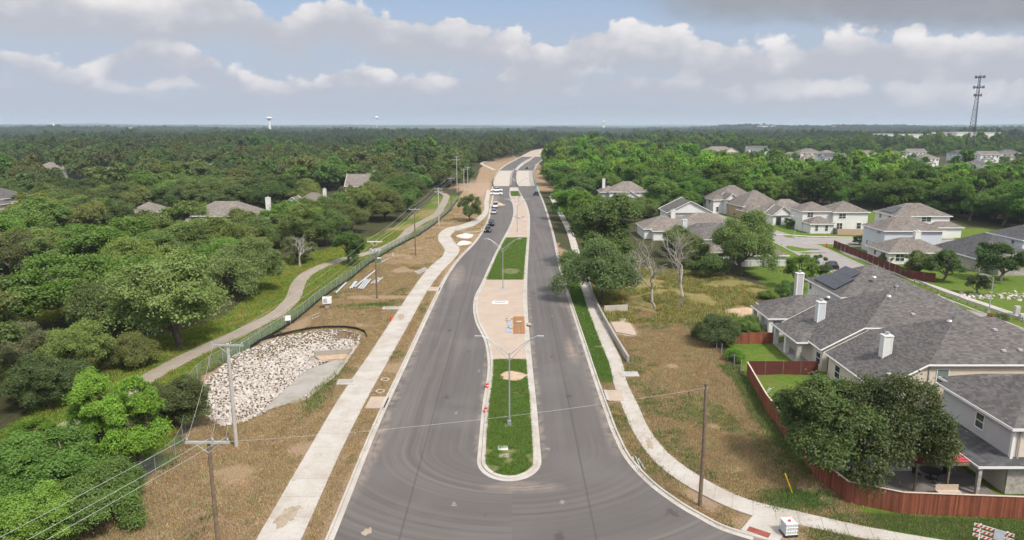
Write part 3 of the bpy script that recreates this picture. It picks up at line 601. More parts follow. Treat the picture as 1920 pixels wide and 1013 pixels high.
def door(root, face, plane, c, w=1.0, h=2.1, mat=None):
    mb = MB()
    if face == 'S': mb.box(c - w / 2, c + w / 2, plane - .05, plane + .02, 0.02, h)
    else: mb.box(plane - .05, plane + .02, c - w / 2, c + w / 2, .02, h)
    o = mb.build('door', mat or GLASS, root); k = MB()
    if face == 'S': k.tube((c + w * .38, plane - .05, 1), (c + w * .38, plane - .11, 1), .04, n=6)
    else: k.tube((plane - .05, c + w * .38, 1), (plane - .11, c + w * .38, 1), .04, n=6)
    k.build('handle', STEEL, o)
def chimney(root, x, y, z0, z1, w=1.0, d=.75, wall='white'):
    mb = MB(); mb.box(x - w / 2, x + w / 2, y - d / 2, y + d / 2, z0, z1); o = mb.build('chimney', WL[wall], root)
    tr = MB()
    for sx in (-1, 1):
        for sy in (-1, 1): tr.cbox(x + sx * (w / 2 - .04), y + sy * (d / 2 - .04), (z0 + z1) / 2, .14, .14, z1 - z0 - .004)
    tr.cbox(x, y, z1 + .06, w + .16, d + .16, .12); tr.build('trim', TRIM, o)
    cp = MB(); cp.lathe(x, y, [(.16, z1 + .12), (.16, z1 + .34), (.26, z1 + .36), (.26, z1 + .44), (.05, z1 + .52)], 10); cp.build('flue_cap', STEEL, o)
def vents(root, pts):
    for x, y, z, k in pts:
        mb = MB()
        if k == 'pipe': mb.tube((x, y, z - .2), (x, y, z + .75), .06, n=6); mb.lathe(x, y, [(.09, z + .75), (.09, z + .85)], 8)
        elif k == 'dome': mb.lathe(x, y, [(.34, z - .12), (.34, z + .06), (.22, z + .2), (.05, z + .26)], 10)
        else: mb.cbox(x, y, z, .42, .36, .22)
        mb.build({'pipe': 'vent_pipe', 'dome': 'roof_ventilator'}.get(k, 'roof_vent'), STEEL if k != 'box' else GUT, root)
SOLAR = None
def solar(root, origin, ux, uy, nx, ny, pw=1.0, ph=1.65, skip=()):
    """panels on a slope; origin lower corner, ux/uy unit vectors along and up the slope"""
    global SOLAR
    if SOLAR is None:
        t = MT('solar_cells'); t.color(t.mix(t.mapr(t.noise(2.0, 2), .3, .7), (.012, .014, .022), (.022, .026, .040))); t.rough(.22); SOLAR = t.m
    o = np.array(origin, float); ux = np.array(ux, float); uy = np.array(uy, float); nn_ = np.cross(ux, uy); nn_ /= np.linalg.norm(nn_)
    for i in range(nx):
        for j in range(ny):
            if (i, j) in skip: continue
            a = o + ux * i * (pw + .03) + uy * j * (ph + .03) + nn_ * .12; q = [a, a + ux * pw, a + ux * pw + uy * ph, a + uy * ph]
            mb = MB(); mb.add(q + [p - nn_ * .05 for p in q], [(0, 1, 2, 3), (7, 6, 5, 4), (0, 4, 5, 1), (1, 5, 6, 2), (2, 6, 7, 3), (3, 7, 4, 0)]); mb.build('solar_panel', SOLAR, root)
HOUSE_SPOTS = []
def spot(x, y, r, front=8): HOUSE_SPOTS.append((x, y, r, front))

# --- row of long-roofed cottages backing on the lot: their left slope runs down to a low eave
def cottage(loc, label, W_=22, D_=12.4, p=.55, roof='grey', wall='cream', lowx=0.0):
    root = thing('house', label, 'house', (*loc, 0)); zl, ze = 3.0, 5.8; xe = (ze - zl) / p; rh = ze + p * D_ / 2; xr_ = xe + D_ / 2
    mb = MB(); q = [(.45, .0), (W_ - .4, .0), (W_ - .4, ze - .1), (xe, ze - .1), (.45, zl + .1)]; n = len(q)
    mb.add([(x, .4, z - .3 * (z == 0)) for x, z in q] + [(x, D_ - .4, z - .3 * (z == 0)) for x, z in q], [tuple(range(n)), tuple(range(2 * n - 1, n - 1, -1))] + [(k, n + k, n + (k + 1) % n, (k + 1) % n) for k in range(n)]); mb.build('wall', WL[wall], root)
    A, B = (xr_, D_ / 2, rh), (W_ - D_ / 2, D_ / 2, rh)
    v = [(0, 0, zl), (xe, 0, ze), A, (xe, D_, ze), (0, D_, zl), (W_, 0, ze), B, (W_, D_, ze)]
    mb = MB(); mb.add(v, [(0, 1, 2, 3, 4), (1, 5, 6, 2), (5, 7, 6), (7, 3, 2, 6)]); mb.add([(x, y, z - .12) for x, y, z in v], [(4, 3, 1, 0), (3, 7, 5, 1)])
    ro = mb.build('roof', RF[roof], root); f = MB()
    for a, b in ((0, 1), (1, 5), (5, 7), (7, 3), (3, 4), (4, 0)):
        a, b = v[a], v[b]; f.add([a, b, (b[0], b[1], b[2] - .2), (a[0], a[1], a[2] - .2)], [(0, 1, 2, 3)]); f.tube((a[0], a[1], a[2] - .05), (b[0], b[1], b[2] - .05), .07, n=4)
    f.build('fascia', TRIM, ro)
    mb = MB(); mb.tube((xe + .35, .33, ze - .2), (xe + .35, .33, .1), .06, n=6); mb.build('downpipe', GUT, root)
    return root
def patio(root, x0, x1, y0, y1, roof='grey', h=2.9, stone=True):
    ro_m, v, _ = roof_geo(x0, x1, y0, y1, h, .42, 'hip'); ro = ro_m.build('patio_roof', RF[roof], root); f = MB(); ring(f, x0, x1, y0, y1, h - .2, h + .01); f.build('fascia', TRIM, ro)
    for y in (y0 + .5, (y0 + y1) / 2, y1 - .5):
        mb = MB(); mb.box(x0 + .25, x0 + .8, y - .28, y + .28, -.1, h - .02); mb.build('post', WL['stone' if stone and y < y0 + 1 else 'white'], root)
    mb = MB(); mb.box(x0 + .1, x1 + 1.2, y0 + .1, y1 - .1, -.1, .13); mb.build('patio_floor', CONC_D, root)
c = cottage((38.0, 68.0), 'long grey-roofed house nearest the camera with cream side wall and white chimney')
chimney(c, 3.6, 5.6, 4.4, 7.2, .95, .8); win(c, 'S', .4, 6.9, 4.3, 1.15, 1.7, True); win(c, 'W', .45, 9.5, 1.5, 1.2, 1.5)
vents(c, [(10.6, 6.0, 8.7, 'dome'), (11.6, 6.4, 9.2, 'pipe'), (12.4, 6.1, 9.2, 'pipe'), (14.5, 4.3, 8.3, 'box'), (13.8, 1.6, 6.8, 'box'), (15.6, 1.7, 6.85, 'box'), (18, 1.2, 6.6, 'pipe'), (2, 1.6, 4.2, 'box')]); spot(49, 74, 10)
b_ = cottage((38.0, 81.3), 'middle of the three long grey-roofed houses, with a stone patio corner'); patio(b_, -1.6, 4.2, 3.4, 12.0)
chimney(b_, 3.0, 7.6, 4.3, 7.1, .95, .8, 'blue'); door(b_, 'S', .4, 1.6, .9); win(b_, 'W', .45, 1.4, 1.5, 1.2, 1.4); vents(b_, [(10.4, 5.0, 8.5, 'dome'), (11.8, 6, 9.2, 'pipe'), (17, 1.5, 6.7, 'pipe'), (12, 2, 7.0, 'box')])
mb = MB(); mb.box(.5, 1.6, 3.6, 11.6, .1, 2.5); mb.build('patio_recess', GLASS, b_)
a_ = thing('house', 'far one of the three grey-roofed houses, with solar panels and an open corner porch', 'house', (38.6, 94.9, 0))
block(a_, .4, 12, 2.2, 10.6, 2.9, .5, 'grey', 'white'); block(a_, 10.4, 24, 4.6, 16.6, 5.4, .55, 'grey', 'white'); patio(a_, -1.8, 4.4, .9, 8.4, 'grey', 2.9, False); chimney(a_, 5.2, 8.0, 4.4, 8.0, 1.0, .8, 'grey'); vents(a_, [(8.6, 5.4, 4.9, 'dome'), (7.4, 7.0, 5.2, 'pipe'), (16, 7.0, 7.6, 'dome'), (17, 8.4, 8.3, 'pipe'), (19, 6, 6.5, 'box')])
r_ = 1 / math.hypot(1, .55); solar(a_, (10.5, 14.6, 5.6), (0, -1, 0), (r_, 0, .55 * r_), 7, 3, 1.0, 1.62, {(0, 2), (6, 2), (0, 1)}); win(a_, 'W', 10.4, 15.6, 4.4, .8, 1.3)
spot(49, 88, 10); spot(49, 101, 10); spot(58, 105, 9)
# two-storey house in the lower right with a porch roof skirt
d_ = thing('house', 'grey stucco two-storey house at the right edge beside the red patio roof', 'house', (41.0, 52.6, 0))
block(d_, 0, 19, 0, 9.4, 6.2, .55, 'grey', 'cream'); mb = MB(); mb.box(-.01, .3, .25, 9.3, 3.2, 6.0); mb.build('side_cladding', WL['grey'], d_)
block(d_, 3, 12, 9.6, 13.6, 5.2, .5, 'grey', 'cream', ov=.5)
mb = MB(); mb.add([(-2.9, -.6, 2.75), (19, -.6, 2.75), (19, .0, 3.3), (0, .0, 3.3), (-2.9, 8.2, 2.75), (0, 8.2, 3.3)], [(0, 1, 2, 3), (0, 3, 5, 4), (4, 1, 0)]); mb.add([(-2.9, -.6, 2.6), (19, -.6, 2.6), (19, 0, 2.6), (0, 0, 2.6), (-2.9, 8.2, 2.6), (0, 8.2, 2.6)], [(3, 2, 1, 0), (4, 5, 3, 0)])
o = mb.build('porch_roof', RF['dark'], d_); mb = MB(); mb.box(-2.96, 19, -.67, -.6, 2.58, 2.77); mb.box(-2.97, -2.9, -.6, 8.2, 2.58, 2.77); mb.build('fascia', TRIM, o)
mb = MB(); mb.box(-.02, 2.6, -.06, .1, 0, 2.58); mb.build('stone_facing', WL['stone'], d_); door(d_, 'S', -.06, 3.6, 1.0, 2.2); win(d_, 'S', 0, 5.8, 1.35, 1.8, 1.7); mb = MB(); mb.box(-.1, .12, -.12, .12, 2.76, 6.1); mb.build('corner_board', TRIM, d_); mb = MB(); mb.tube((.5, -.12, 5.85), (.5, -.12, 3.2), .06, n=6); mb.build('downpipe', GUT, d_)
win(d_, 'S', 0, 4.5, 4.8, 1.2, 1.4); win(d_, 'W', 0, 4, 4.7, 1.0, 1.3)
for x in (-2.6, 2.9, 8): mb = MB(); mb.box(x - .14, x + .14, -.5, -.22, -.1, 2.6); mb.build('post', WL['stone'], d_)
spot(50, 57, 10)

# --- houses across the subdivision
def house(label, loc, blocks, wins=(), chims=(), rz=0.0, r=None, front=8, group=None):
    root = thing('house', label, 'house', (*loc, 0), rz, group)
    for b in blocks: block(root, *b[:4], *b[4:])
    for w in wins: win(root, *w)
    for q in chims: chimney(root, *q)
    xs_ = [b[1] for b in blocks]; spot(loc[0], loc[1], r or max(xs_) * .75, front); return root
house('white two-storey corner house with grey hip roof and single-storey front wing', (84.5, 194.7),
      [(8.4, 18.4, 4.2, 14.5, 5.8, .5, 'brown', 'white'), (0, 8.5, 5.4, 14.4, 5.9, .5, 'brown', 'white'), (.3, 6.8, 0, 5.5, 3.0, .55, 'brown', 'white')],
      [('S', 4.2, 11, 4.4, 1.9, 1.3), ('S', 4.2, 10.4, 1.5, 1.6, 1.8), ('S', 4.2, 16, 1.6, 1.2, 1.7), ('S', 0, 2, 1.5, .8, 1.5), ('S', 0, 4.8, 1.5, .8, 1.5), ('S', 5.4, 2.2, 4.6, 1.6, 1.2)], r=8)
q = house('brown-roofed house with pointed porch gable, second from the corner house', (80.5, 212),
      [(1, 15, 3, 14, 3.6, .62, 'tan', 'white'), (0, 6, 0, 5, 3.2, .8, 'tan', 'white', 'gy')], [('S', 0, 4.2, 1.4, 1.0, 1.6)], rz=.12, r=8); door(q, 'S', 0, 1.8, 1.6, 2.4)
q = house('brown-roofed house with tan garage front, third from the corner house', (76.5, 225.5), [(0, 14, 2, 15, 4.2, .68, 'brown', 'tan'), (-1, 6, -2, 4, 3.0, .55, 'brown', 'tan')], [('S', -2, 4.4, 1.3, .8, 1.5)], rz=.15, r=8); door(q, 'S', -2, 1.6, 2.6, 2.3, simple('brown_door', (.10, .05, .03), .6))
q = house('white stone house with arched porch and steep gables at the end of the street', (72.8, 240), [(0, 15, 2, 15, 4.8, .66, 'brown', 'white'), (1, 5, -1.5, 4, 5.2, .9, 'brown', 'white', 'gy'), (-2.5, 2, 1, 7, 5.0, .6, 'brown', 'white')], [('W', -2.5, 4, 3.9, 1.2, 1.4), ('S', 1, -1, 1.5, .8, 1.6)], rz=.15, r=8); door(q, 'S', -1.5, 3, 1.7, 2.6)
house('pair of low brown roofs with a white chimney left of the street', (35.8, 184), [(0, 16, 1, 12, 3.0, .5, 'tan', 'white'), (10, 26, 4, 15, 3.3, .5, 'tan', 'white'), (2, 9, -1.2, 3, 2.7, .4, 'tan', 'white')], [('S', -1.2, 5, 1.3, 1.2, 1.4)], [(8.5, 5.5, 4, 7.2, 1.1, .9)], r=11, front=22)
house('dark grey slope of the low house with pale blue chimney above the big oak', (41.5, 167.5), [(0, 17, 0, 11, 3.0, .55, 'grey', 'white'), (8, 19, -3, 4, 3.0, .55, 'tan', 'white')], [], [(1.6, 4, 3.4, 7.0, 1.0, .9, 'blue')], r=9, front=14)
house('brown-gabled upper house behind the pair of low roofs', (46, 203), [(0, 13, 0, 11, 5.0, .5, 'grey', 'white', 'gy')], [('S', 0, 9, 3.8, 1.2, 1.2)], r=9, front=14)
house('white single-storey house showing between oak trunks', (49.5, 147.4), [(0, 10, 0, 9.5, 2.75, .5, 'brown', 'white'), (-6, 2, 4, 12, 2.75, .5, 'brown', 'white')], [('S', 0, 7.0, 1.5, 1.0, 1.5), ('S', 4, -3, 1.4, 1.0, 1.5)], r=7, front=4)
q = house('pale blue two-storey house with a low front wing and white chimney', (83.5, 150.5), [(3.6, 17, 9.4, 19.5, 6.2, .5, 'brown', 'blue'), (0, 13, 0, 9.6, 2.75, .5, 'brown', 'white')], [('S', 0, 2.4, 1.4, 1.9, 1.5), ('W', 3.6, 12, 5.3, 1.6, .7), ('W', 3.6, 11, 2.2, .6, .8), ('W', 3.6, 14, 2.2, .6, .8), ('W', 3.6, 17, 2.2, .6, .8), ('W', 0, 2, 1.5, .8, 1.3), ('W', 0, 6, 1.5, .8, 1.0)], [(8.3, 4.6, 4.0, 6.6, 1.2, .9)], r=10, front=3)
q = house('two-storey house with solar panels on its hip roof, behind the pale blue house', (106, 190), [(0, 15, 0, 11, 5.8, .5, 'brown', 'white'), (9, 17, -2.5, 2, 3.0, .5, 'brown', 'white')], [('S', 0, 8.5, 4.7, 2.6, 1.3), ('S', 0, 3, 4.8, .9, 1.0), ('W', 0, 3, 4.7, 1.0, 1.2), ('W', 0, 8, 4.7, 1.0, 1.2)], r=8); r_ = 1 / math.hypot(1, .5)
solar(q, (.3, 8.6, 6.05), (0, -1, 0), (r_, 0, .5 * r_), 6, 2, 1.0, 1.7, {(0, 1), (5, 1)})
house('broad dark grey hip roof right of the pale blue house', (97.5, 141.5), [(0, 13, 0, 16, 3.0, .6, 'dark', 'stone'), (2, 10, -3, 3, 2.8, .5, 'brown', 'stone')], [], r=9, front=3)
house('pale blue two-storey house cut by the right edge', (111.5, 149), [(0, 14, 0, 11, 5.8, .5, 'dark', 'blue')], [('S', 0, 2.4, 4.4, 1.0, 1.4), ('W', 0, 3, 4.4, 1, 1.3)], r=8, front=4)
house('grey gabled house in the trees right of the bridge approach', (37.5, 266), [(0, 15, 0, 12, 5.4, .55, 'tan', 'white'), (-3, 4, 3, 12, 5.0, .55, 'tan', 'grey'), (4, 11, -3, 4, 3.4, .6, 'tan', 'white', 'gy')], [('S', 0, 2, 4, 1.2, 1.3), ('S', -3, 7.5, 1.6, 1.4, 1.4)], [(-1.6, 6, 6, 9.6, 1, .8)], r=12, front=30)
# --- left of the road
house('brown hip-roofed house with tall white chimney in the left wood', (-99, 209), [(0, 20, 0, 13, 3.4, .55, 'tan', 'cream'), (-5, 5, 4, 12, 3.0, .5, 'tan', 'cream'), (14, 21, -2, 5, 3.2, .5, 'tan', 'cream')], [('S', 0, 5, 1.6, 1.6, 1.4)], [(23.5, 5, 1, 8.2, 1.3, 1.0)], r=15, front=30)
house('small house with pointed gable and chimney right of the brown hip roof', (-77, 243), [(0, 12, 0, 10, 3.6, .6, 'brown', 'white'), (-2, 3, -2, 4, 3.6, .8, 'brown', 'white', 'gy')], [('S', -2, .5, 3.8, .9, 1.0)], [(10.5, 3, 4, 8.0, 1, .8)], r=9, front=34)
house('steep brown roof with white end chimney beyond the left wood', (-74, 308), [(0, 14, 0, 13, 3.8, .75, 'tan', 'cream', 'gx')], [], [(12.6, 3, 4, 10.2, 1.1, .9)], r=10, front=46)
house('two-storey cream house cut by the left edge', (-183, 228), [(0, 15, 0, 13, 6.6, .5, 'grey', 'cream'), (6, 17, -7, 1, 5.2, .55, 'grey', 'cream')], [('S', -7, 12, 3.6, 1.2, 1.4)], r=13, front=46)
house('grey roof corner low at the left edge of the wood', (-150, 180), [(0, 13, 0, 12, 4.6, .55, 'grey', 'cream')], [], r=9, front=30)
house('white gabled house alone in the left wood', (-219, 366), [(0, 9, 0, 10, 5.2, .7, 'brown', 'white', 'gy'), (8, 18, -2, 8, 3.8, .55, 'tan', 'white')], [('S', 0, 4.5, 4.0, 1.2, 1.2)], r=12, front=48)
house('long brown hip roof far in the left wood', (-278, 404), [(0, 20, 0, 13, 5.6, .55, 'tan', 'cream')], [], r=13, front=52)
house('low brown roof between dark crowns on the left', (-122, 219), [(0, 9, 0, 9, 3.4, .55, 'tan', 'cream')], [], r=5, front=3)
house('thin strip of brown roof in the left wood, near the white gable', (-195, 315), [(0, 14, 0, 10, 4.6, .5, 'tan', 'cream')], [], r=9, front=22)
house('far low roof strip in the left wood, above the brown hip roof', (-190, 420), [(0, 16, 0, 10, 5.0, .5, 'tan', 'white')], [], r=9, front=30)
# --- far rows on the right
FARH = [(184, 660, 28, 14, 7.2, 'tan', 'cream', 'large pink-cream house standing left of the far rows'), (241, 718, 20, 12, 6.6, 'grey', 'white', 'white gabled house half hidden right of the large cream house'), (250, 640, 17, 8, 4.4, 'brown', 'white', 'low grey-green roof in front of the half hidden gabled house'), (252, 612, 18, 12, 7.4, 'brown', 'cream', 'first tall hip-roofed house of the far row'), (258, 582, 14, 11, 7.2, 'tan', 'white', 'hip-roofed house with a lower front wing, second in the far row'), (236, 528, 16, 12, 6.8, 'dark', 'blue', 'pale blue house with white gables low in the far row'), (300, 600, 16, 11, 6.4, 'brown', 'white', 'house below the far street lamp with a grey hip roof'), (322, 598, 16, 11, 6.4, 'dark', 'white', 'house with a small solar array near the middle of the far row'), (293, 540, 12, 10, 5.6, 'brown', 'cream', 'small cream hip-roofed house in front of the far row'), (366, 645, 16, 11, 6.4, 'brown', 'white', 'white house with two upper windows behind the far row'), (308, 526, 15, 11, 6.2, 'brown', 'white', 'white two-tier house right of the small cream one'), (278, 436, 22, 13, 5.6, 'grey', 'blue', 'wide pale blue house nearest in the far rows'), (384, 608, 15, 11, 6.4, 'dark', 'blue', 'slate blue two-storey house behind the wide pale blue one'), (388, 580, 15, 11, 6.6, 'brown', 'white', 'white gabled house under the lattice tower'), (438, 628, 17, 11, 6.2, 'grey', 'cream', 'rightmost house of the far row, with double gable')]
for i, (x, y, w, d, hh, ro, wa, lb) in enumerate(FARH):
    bl = [(0, w, 0, d, hh, .5, ro, wa, 'hip' if i % 4 != 1 else 'gx'), (w * .1, w * .55, -4, 1, hh * .52, .5, ro, wa, ('hip', 'gy')[i % 2])]
    if w > 18: bl.append((w * .55, w * 1.1, -2.5, 5, hh * .8, .5, ro, wa, 'gy'))
    ws = [('S', 0, w * k, hh * .76, 1.3, 1.4) for k in (.2, .45, .68, .9)] + [('S', -4, w * .32, hh * .26, 1.4, 1.4), ('S', 0, w * .8, hh * .24, 1.4, 1.5), ('W', 0, d * .5, hh * .75, 1.2, 1.3)]
    if w > 18: ws = [q for q in ws if q[2] < w * .5 or q[1] == -4]
    house(lb, (x, y), bl, ws, rz=float(rng.uniform(-.12, .2)), r=w * .55, front=60)
# big pale shed and far landmarks
q = thing('warehouse', 'big pale flat-roofed warehouse behind the lattice tower', 'warehouse', (575, 1010, float(gz(620, 1010))))
for a, b, e, f, hh in ((0, 62, 30, 70, 15), (62, 125, 0, 60, 18), (-30, 0, 50, 60, 15.5)):
    mb = MB(); mb.box(a, b, e, f, -1, hh); mb.build('wall', WL['white'], q); mb = MB(); mb.box(a + .3, b - .3, e + .3, f - .3, hh, hh + .4); mb.build('roof', WL['white'], q); ring(mb2 := MB(), a, b, e, f, hh - .6, hh + .8, .25); mb2.build('parapet', WL['grey'], q)
spot(625, 1025, 60, 150)

# ------------------------------------------------------------------ trees
def leaf_mat(name, inst=False, tr_tint=(1.1, 1.25, .6, 1)):
    t = MT(name)
    tint = t.attr('tint', 'Color', 'INSTANCER') if inst else t.oinfo('Color')
    v = t.attr('v', 'Fac')
    k = t.mix(1.0, t.mix(1.0, tint, (.97, 1.0, .86, 1), 'MULTIPLY'), t.mapr(v, 0, 1, .80, 1.65), 'MULTIPLY')
    k = t.mix(t.mapr(v, .80, 1.0, 0, .35), k, (.155, .175, .055))
    df = t.N.new('ShaderNodeBsdfDiffuse'); tr = t.N.new('ShaderNodeBsdfTranslucent'); gl = t.N.new('ShaderNodeBsdfGlossy'); gl.inputs['Roughness'].default_value = .55
    t.L.new(k, df.inputs[0]); t.L.new(t.mix(1.0, k, tr_tint, 'MULTIPLY'), tr.inputs[0]); gl.inputs[0].default_value = (.5, .55, .55, 1)
    m1 = t.N.new('ShaderNodeMixShader'); m1.inputs[0].default_value = .42; t.L.new(df.outputs[0], m1.inputs[1]); t.L.new(tr.outputs[0], m1.inputs[2])
    m2 = t.N.new('ShaderNodeMixShader'); m2.inputs[0].default_value = .04; t.L.new(m1.outputs[0], m2.inputs[1]); t.L.new(gl.outputs[0], m2.inputs[2])
    t.L.new(m2.outputs[0], t.o.inputs['Surface']); t.N.remove(t.b); return t.m
LEAF = leaf_mat('leaf'); LEAF_I = leaf_mat('leaf_far', True)
BARK = simple('bark', (.14, .115, .09), .95, .3, 3, bump=.5); DEADW = simple('dead_wood', (.33, .30, .265), .9, .2, 3)

def unit(a): return a / (np.linalg.norm(a, axis=-1, keepdims=True) + 1e-9)
def crown_geo(g, rx, rz, zc, lobes, subs, leaves, L, low=-.35, fine=.37):
    nm = max(7, lobes // 4); dm = unit(g.normal(size=(nm * 5, 3))); dm = dm[dm[:, 2] > low]; keepd = [dm[0]]
    for q in dm[1:]:
        if len(keepd) < nm and min(np.linalg.norm(q - k) for k in keepd) > .42: keepd.append(q)
    dm = np.array(keepd); nm = len(dm); cm_ = dm * np.array((rx, rx, rz)) * g.uniform(.40, .80, (nm, 1)); rm = rx * g.uniform(.22, .44, nm)
    per = max(2, lobes // nm + 1); d = unit(g.normal(size=(nm, per, 3)) + dm[:, None] * .8); d[..., 2] = np.where(d[..., 2] < -.5, -d[..., 2], d[..., 2])
    c = (cm_[:, None] + d * rm[:, None, None] * g.uniform(.55, .95, (nm, per, 1))).reshape(-1, 3); n = len(c); c[:, 2] += zc
    lr = np.repeat(rm, per) * g.uniform(.38, .60, n)
    sd_ = unit(g.normal(size=(n, subs, 3))); sd_[..., 2] = np.where(sd_[..., 2] < -.45, -sd_[..., 2], sd_[..., 2])
    sc = c[:, None] + sd_ * lr[:, None, None] * g.uniform(.72, 1.08, (n, subs, 1)); sr = lr[:, None] * g.uniform(.6, 1.3, (n, subs)) * fine
    p = sc[:, :, None] + g.normal(size=(n, subs, leaves, 3)) * sr[:, :, None, None] * np.array((1, 1, .72))
    out = np.broadcast_to(sd_[:, :, None], p.shape); lob = np.broadcast_to(np.arange(n)[:, None, None], p.shape[:3])
    var = np.broadcast_to((g.random((n, 1, 1)) * .35 + g.random((n, subs, 1)) * .3), p.shape[:3]) + g.random(p.shape[:3]) * .35
    p = p.reshape(-1, 3); out = out.reshape(-1, 3); lob = lob.ravel(); var = var.ravel()
    keep = np.ones(len(p), bool)
    for i in range(n): keep &= ~((np.linalg.norm(p - c[i], axis=1) < lr[i] * .66) & (lob != i))
    keep &= p[:, 2] > .25
    p, out, var = p[keep], out[keep], var[keep]; m = len(p)
    nr = unit(out * .75 + np.array((0, 0, .55)) + g.normal(size=(m, 3)) * .55)
    t = unit(np.cross(nr, g.normal(size=(m, 3)))); b = np.cross(nr, t); s = L * g.uniform(.65, 1.35, (m, 1))
    V = np.stack([p - t * s * .5, p - b * s * .30, p + t * s * .5, p + b * s * .30], 1).reshape(-1, 3)
    return V, np.arange(4 * m).reshape(-1, 4), np.repeat(var, 4), c
def limb(mb, g, a, b, r0, r1, seg=4, n=6, wob=.10):
    a = np.array(a, float); b = np.array(b, float); l = np.linalg.norm(b - a)
    P = [a + (b - a) * k / seg + (g.normal(size=3) * l * wob * (0 < k < seg)) + np.array((0, 0, .12 * l * math.sin(math.pi * k / seg))) for k in range(seg + 1)]
    mb.path(P, list(np.linspace(r0, r1, seg + 1)), n); return P
SHAPES = {'oak': dict(rx=5, rz=3.6, zc=4.2, low=-.75), 'round': dict(rx=4.4, rz=4.2, zc=4.5, low=-.85), 'tall': dict(rx=3.6, rz=4.9, zc=5.2, low=-.9), 'low': dict(rx=4.6, rz=3.0, zc=2.8, low=-.7)}
def make_proto(shape, lod, seed, mat=None):
    g = np.random.default_rng(seed); sp = SHAPES[shape]
    lob, sub, lv, L = {'near': (64, 26, 44, .22), 'mid': (54, 19, 30, .27), 'far': (34, 12, 14, .60)}[lod]
    V, F, var, c = crown_geo(g, sp['rx'], sp['rz'], sp['zc'], lob, sub, lv, L, sp['low'])
    me = np_mesh(shape + '_crown', V, F, mat or LEAF, {'v': ('FLOAT', var)})
    if lod == 'far': return me, None
    mb = MB(); fk = (g.normal() * .3, g.normal() * .3, sp['zc'] * .38)
    mb.path([(0, 0, -.3), (.05, .02, .3), fk], [.42, .33, .27], 9)
    idx = g.permutation(len(c))[: (16 if lod == 'near' else 9)]
    for i in idx:
        P = limb(mb, g, fk, c[i], .17, .045)
        if lod == 'near':
            for _ in range(3): limb(mb, g, P[2], c[g.integers(len(c))] * .5 + c[i] * .5, .06, .015, 3, 4)
    return me, mb.mesh(shape + '_trunk', BARK, True)
PROTO = {}
def proto(shape, lod, k):
    key = (shape, lod, k)
    if key not in PROTO: PROTO[key] = make_proto(shape, lod, hash((len(shape), lod == 'near', k)) % 9973 + k * 13 + len(lod))
    return PROTO[key]
NK = {'near': 2, 'mid': 3}
TREES = []      # (x, y, radius) of everything planted
def plant(x, y, r, shape, tint, label, group=None, hz=1.0, name=None, lod=None, cat='tree', k=None):
    D = math.hypot(x, y); lod = lod or ('near' if D < 105 else 'mid'); k = int(rng.integers(NK[lod])) if k is None else k
    cm, tm = proto(shape, lod, k); s = r / SHAPES[shape]['rx']; z0 = float(gz(x, y))
    o = thing(name or {'oak': 'oak_tree', 'round': 'broadleaf_tree', 'tall': 'broadleaf_tree', 'low': 'thicket_tree'}[shape], label, cat, (x, y, z0), float(rng.uniform(0, 6.28)), group)
    o.scale = (s, s, s * hz)
    new_obj('trunk', tm, o); c = new_obj('crown', cm, o)
    tint = tuple(q * w for q, w in zip(tint, (1.98, 1.86, 1.42))) if max(tint) < .12 else tint
    j = rng.normal(1, .06, 3) * rng.normal(1, .15); c.color = (tint[0] * j[0], tint[1] * j[1], tint[2] * j[2], 1)
    TREES.append((x, y, r)); return o
def plant_px(u, v, rpx, shape, tint, label, hz=1.0, group=None, **kw):
    """crown centre seen at pixel u, v with a half width of rpx pixels"""
    zc = 5.0
    for _ in range(4):
        x, y = at(u, v, zc); dep = y * math.cos(PITCH) + (CAM_H - zc) * math.sin(PITCH); r = rpx * dep / FPX * .92; zc = SHAPES[shape]['zc'] * r / SHAPES[shape]['rx'] * hz
    return plant(x, y, r, shape, tint, label, group, hz, **kw)
OLIVE, DARK, MID, BRIGHT, LIME, GREY = (.142, .172, .076), (.092, .122, .050), (.112, .165, .052), (.135, .21, .042), (.165, .265, .036), (.140, .148, .078)
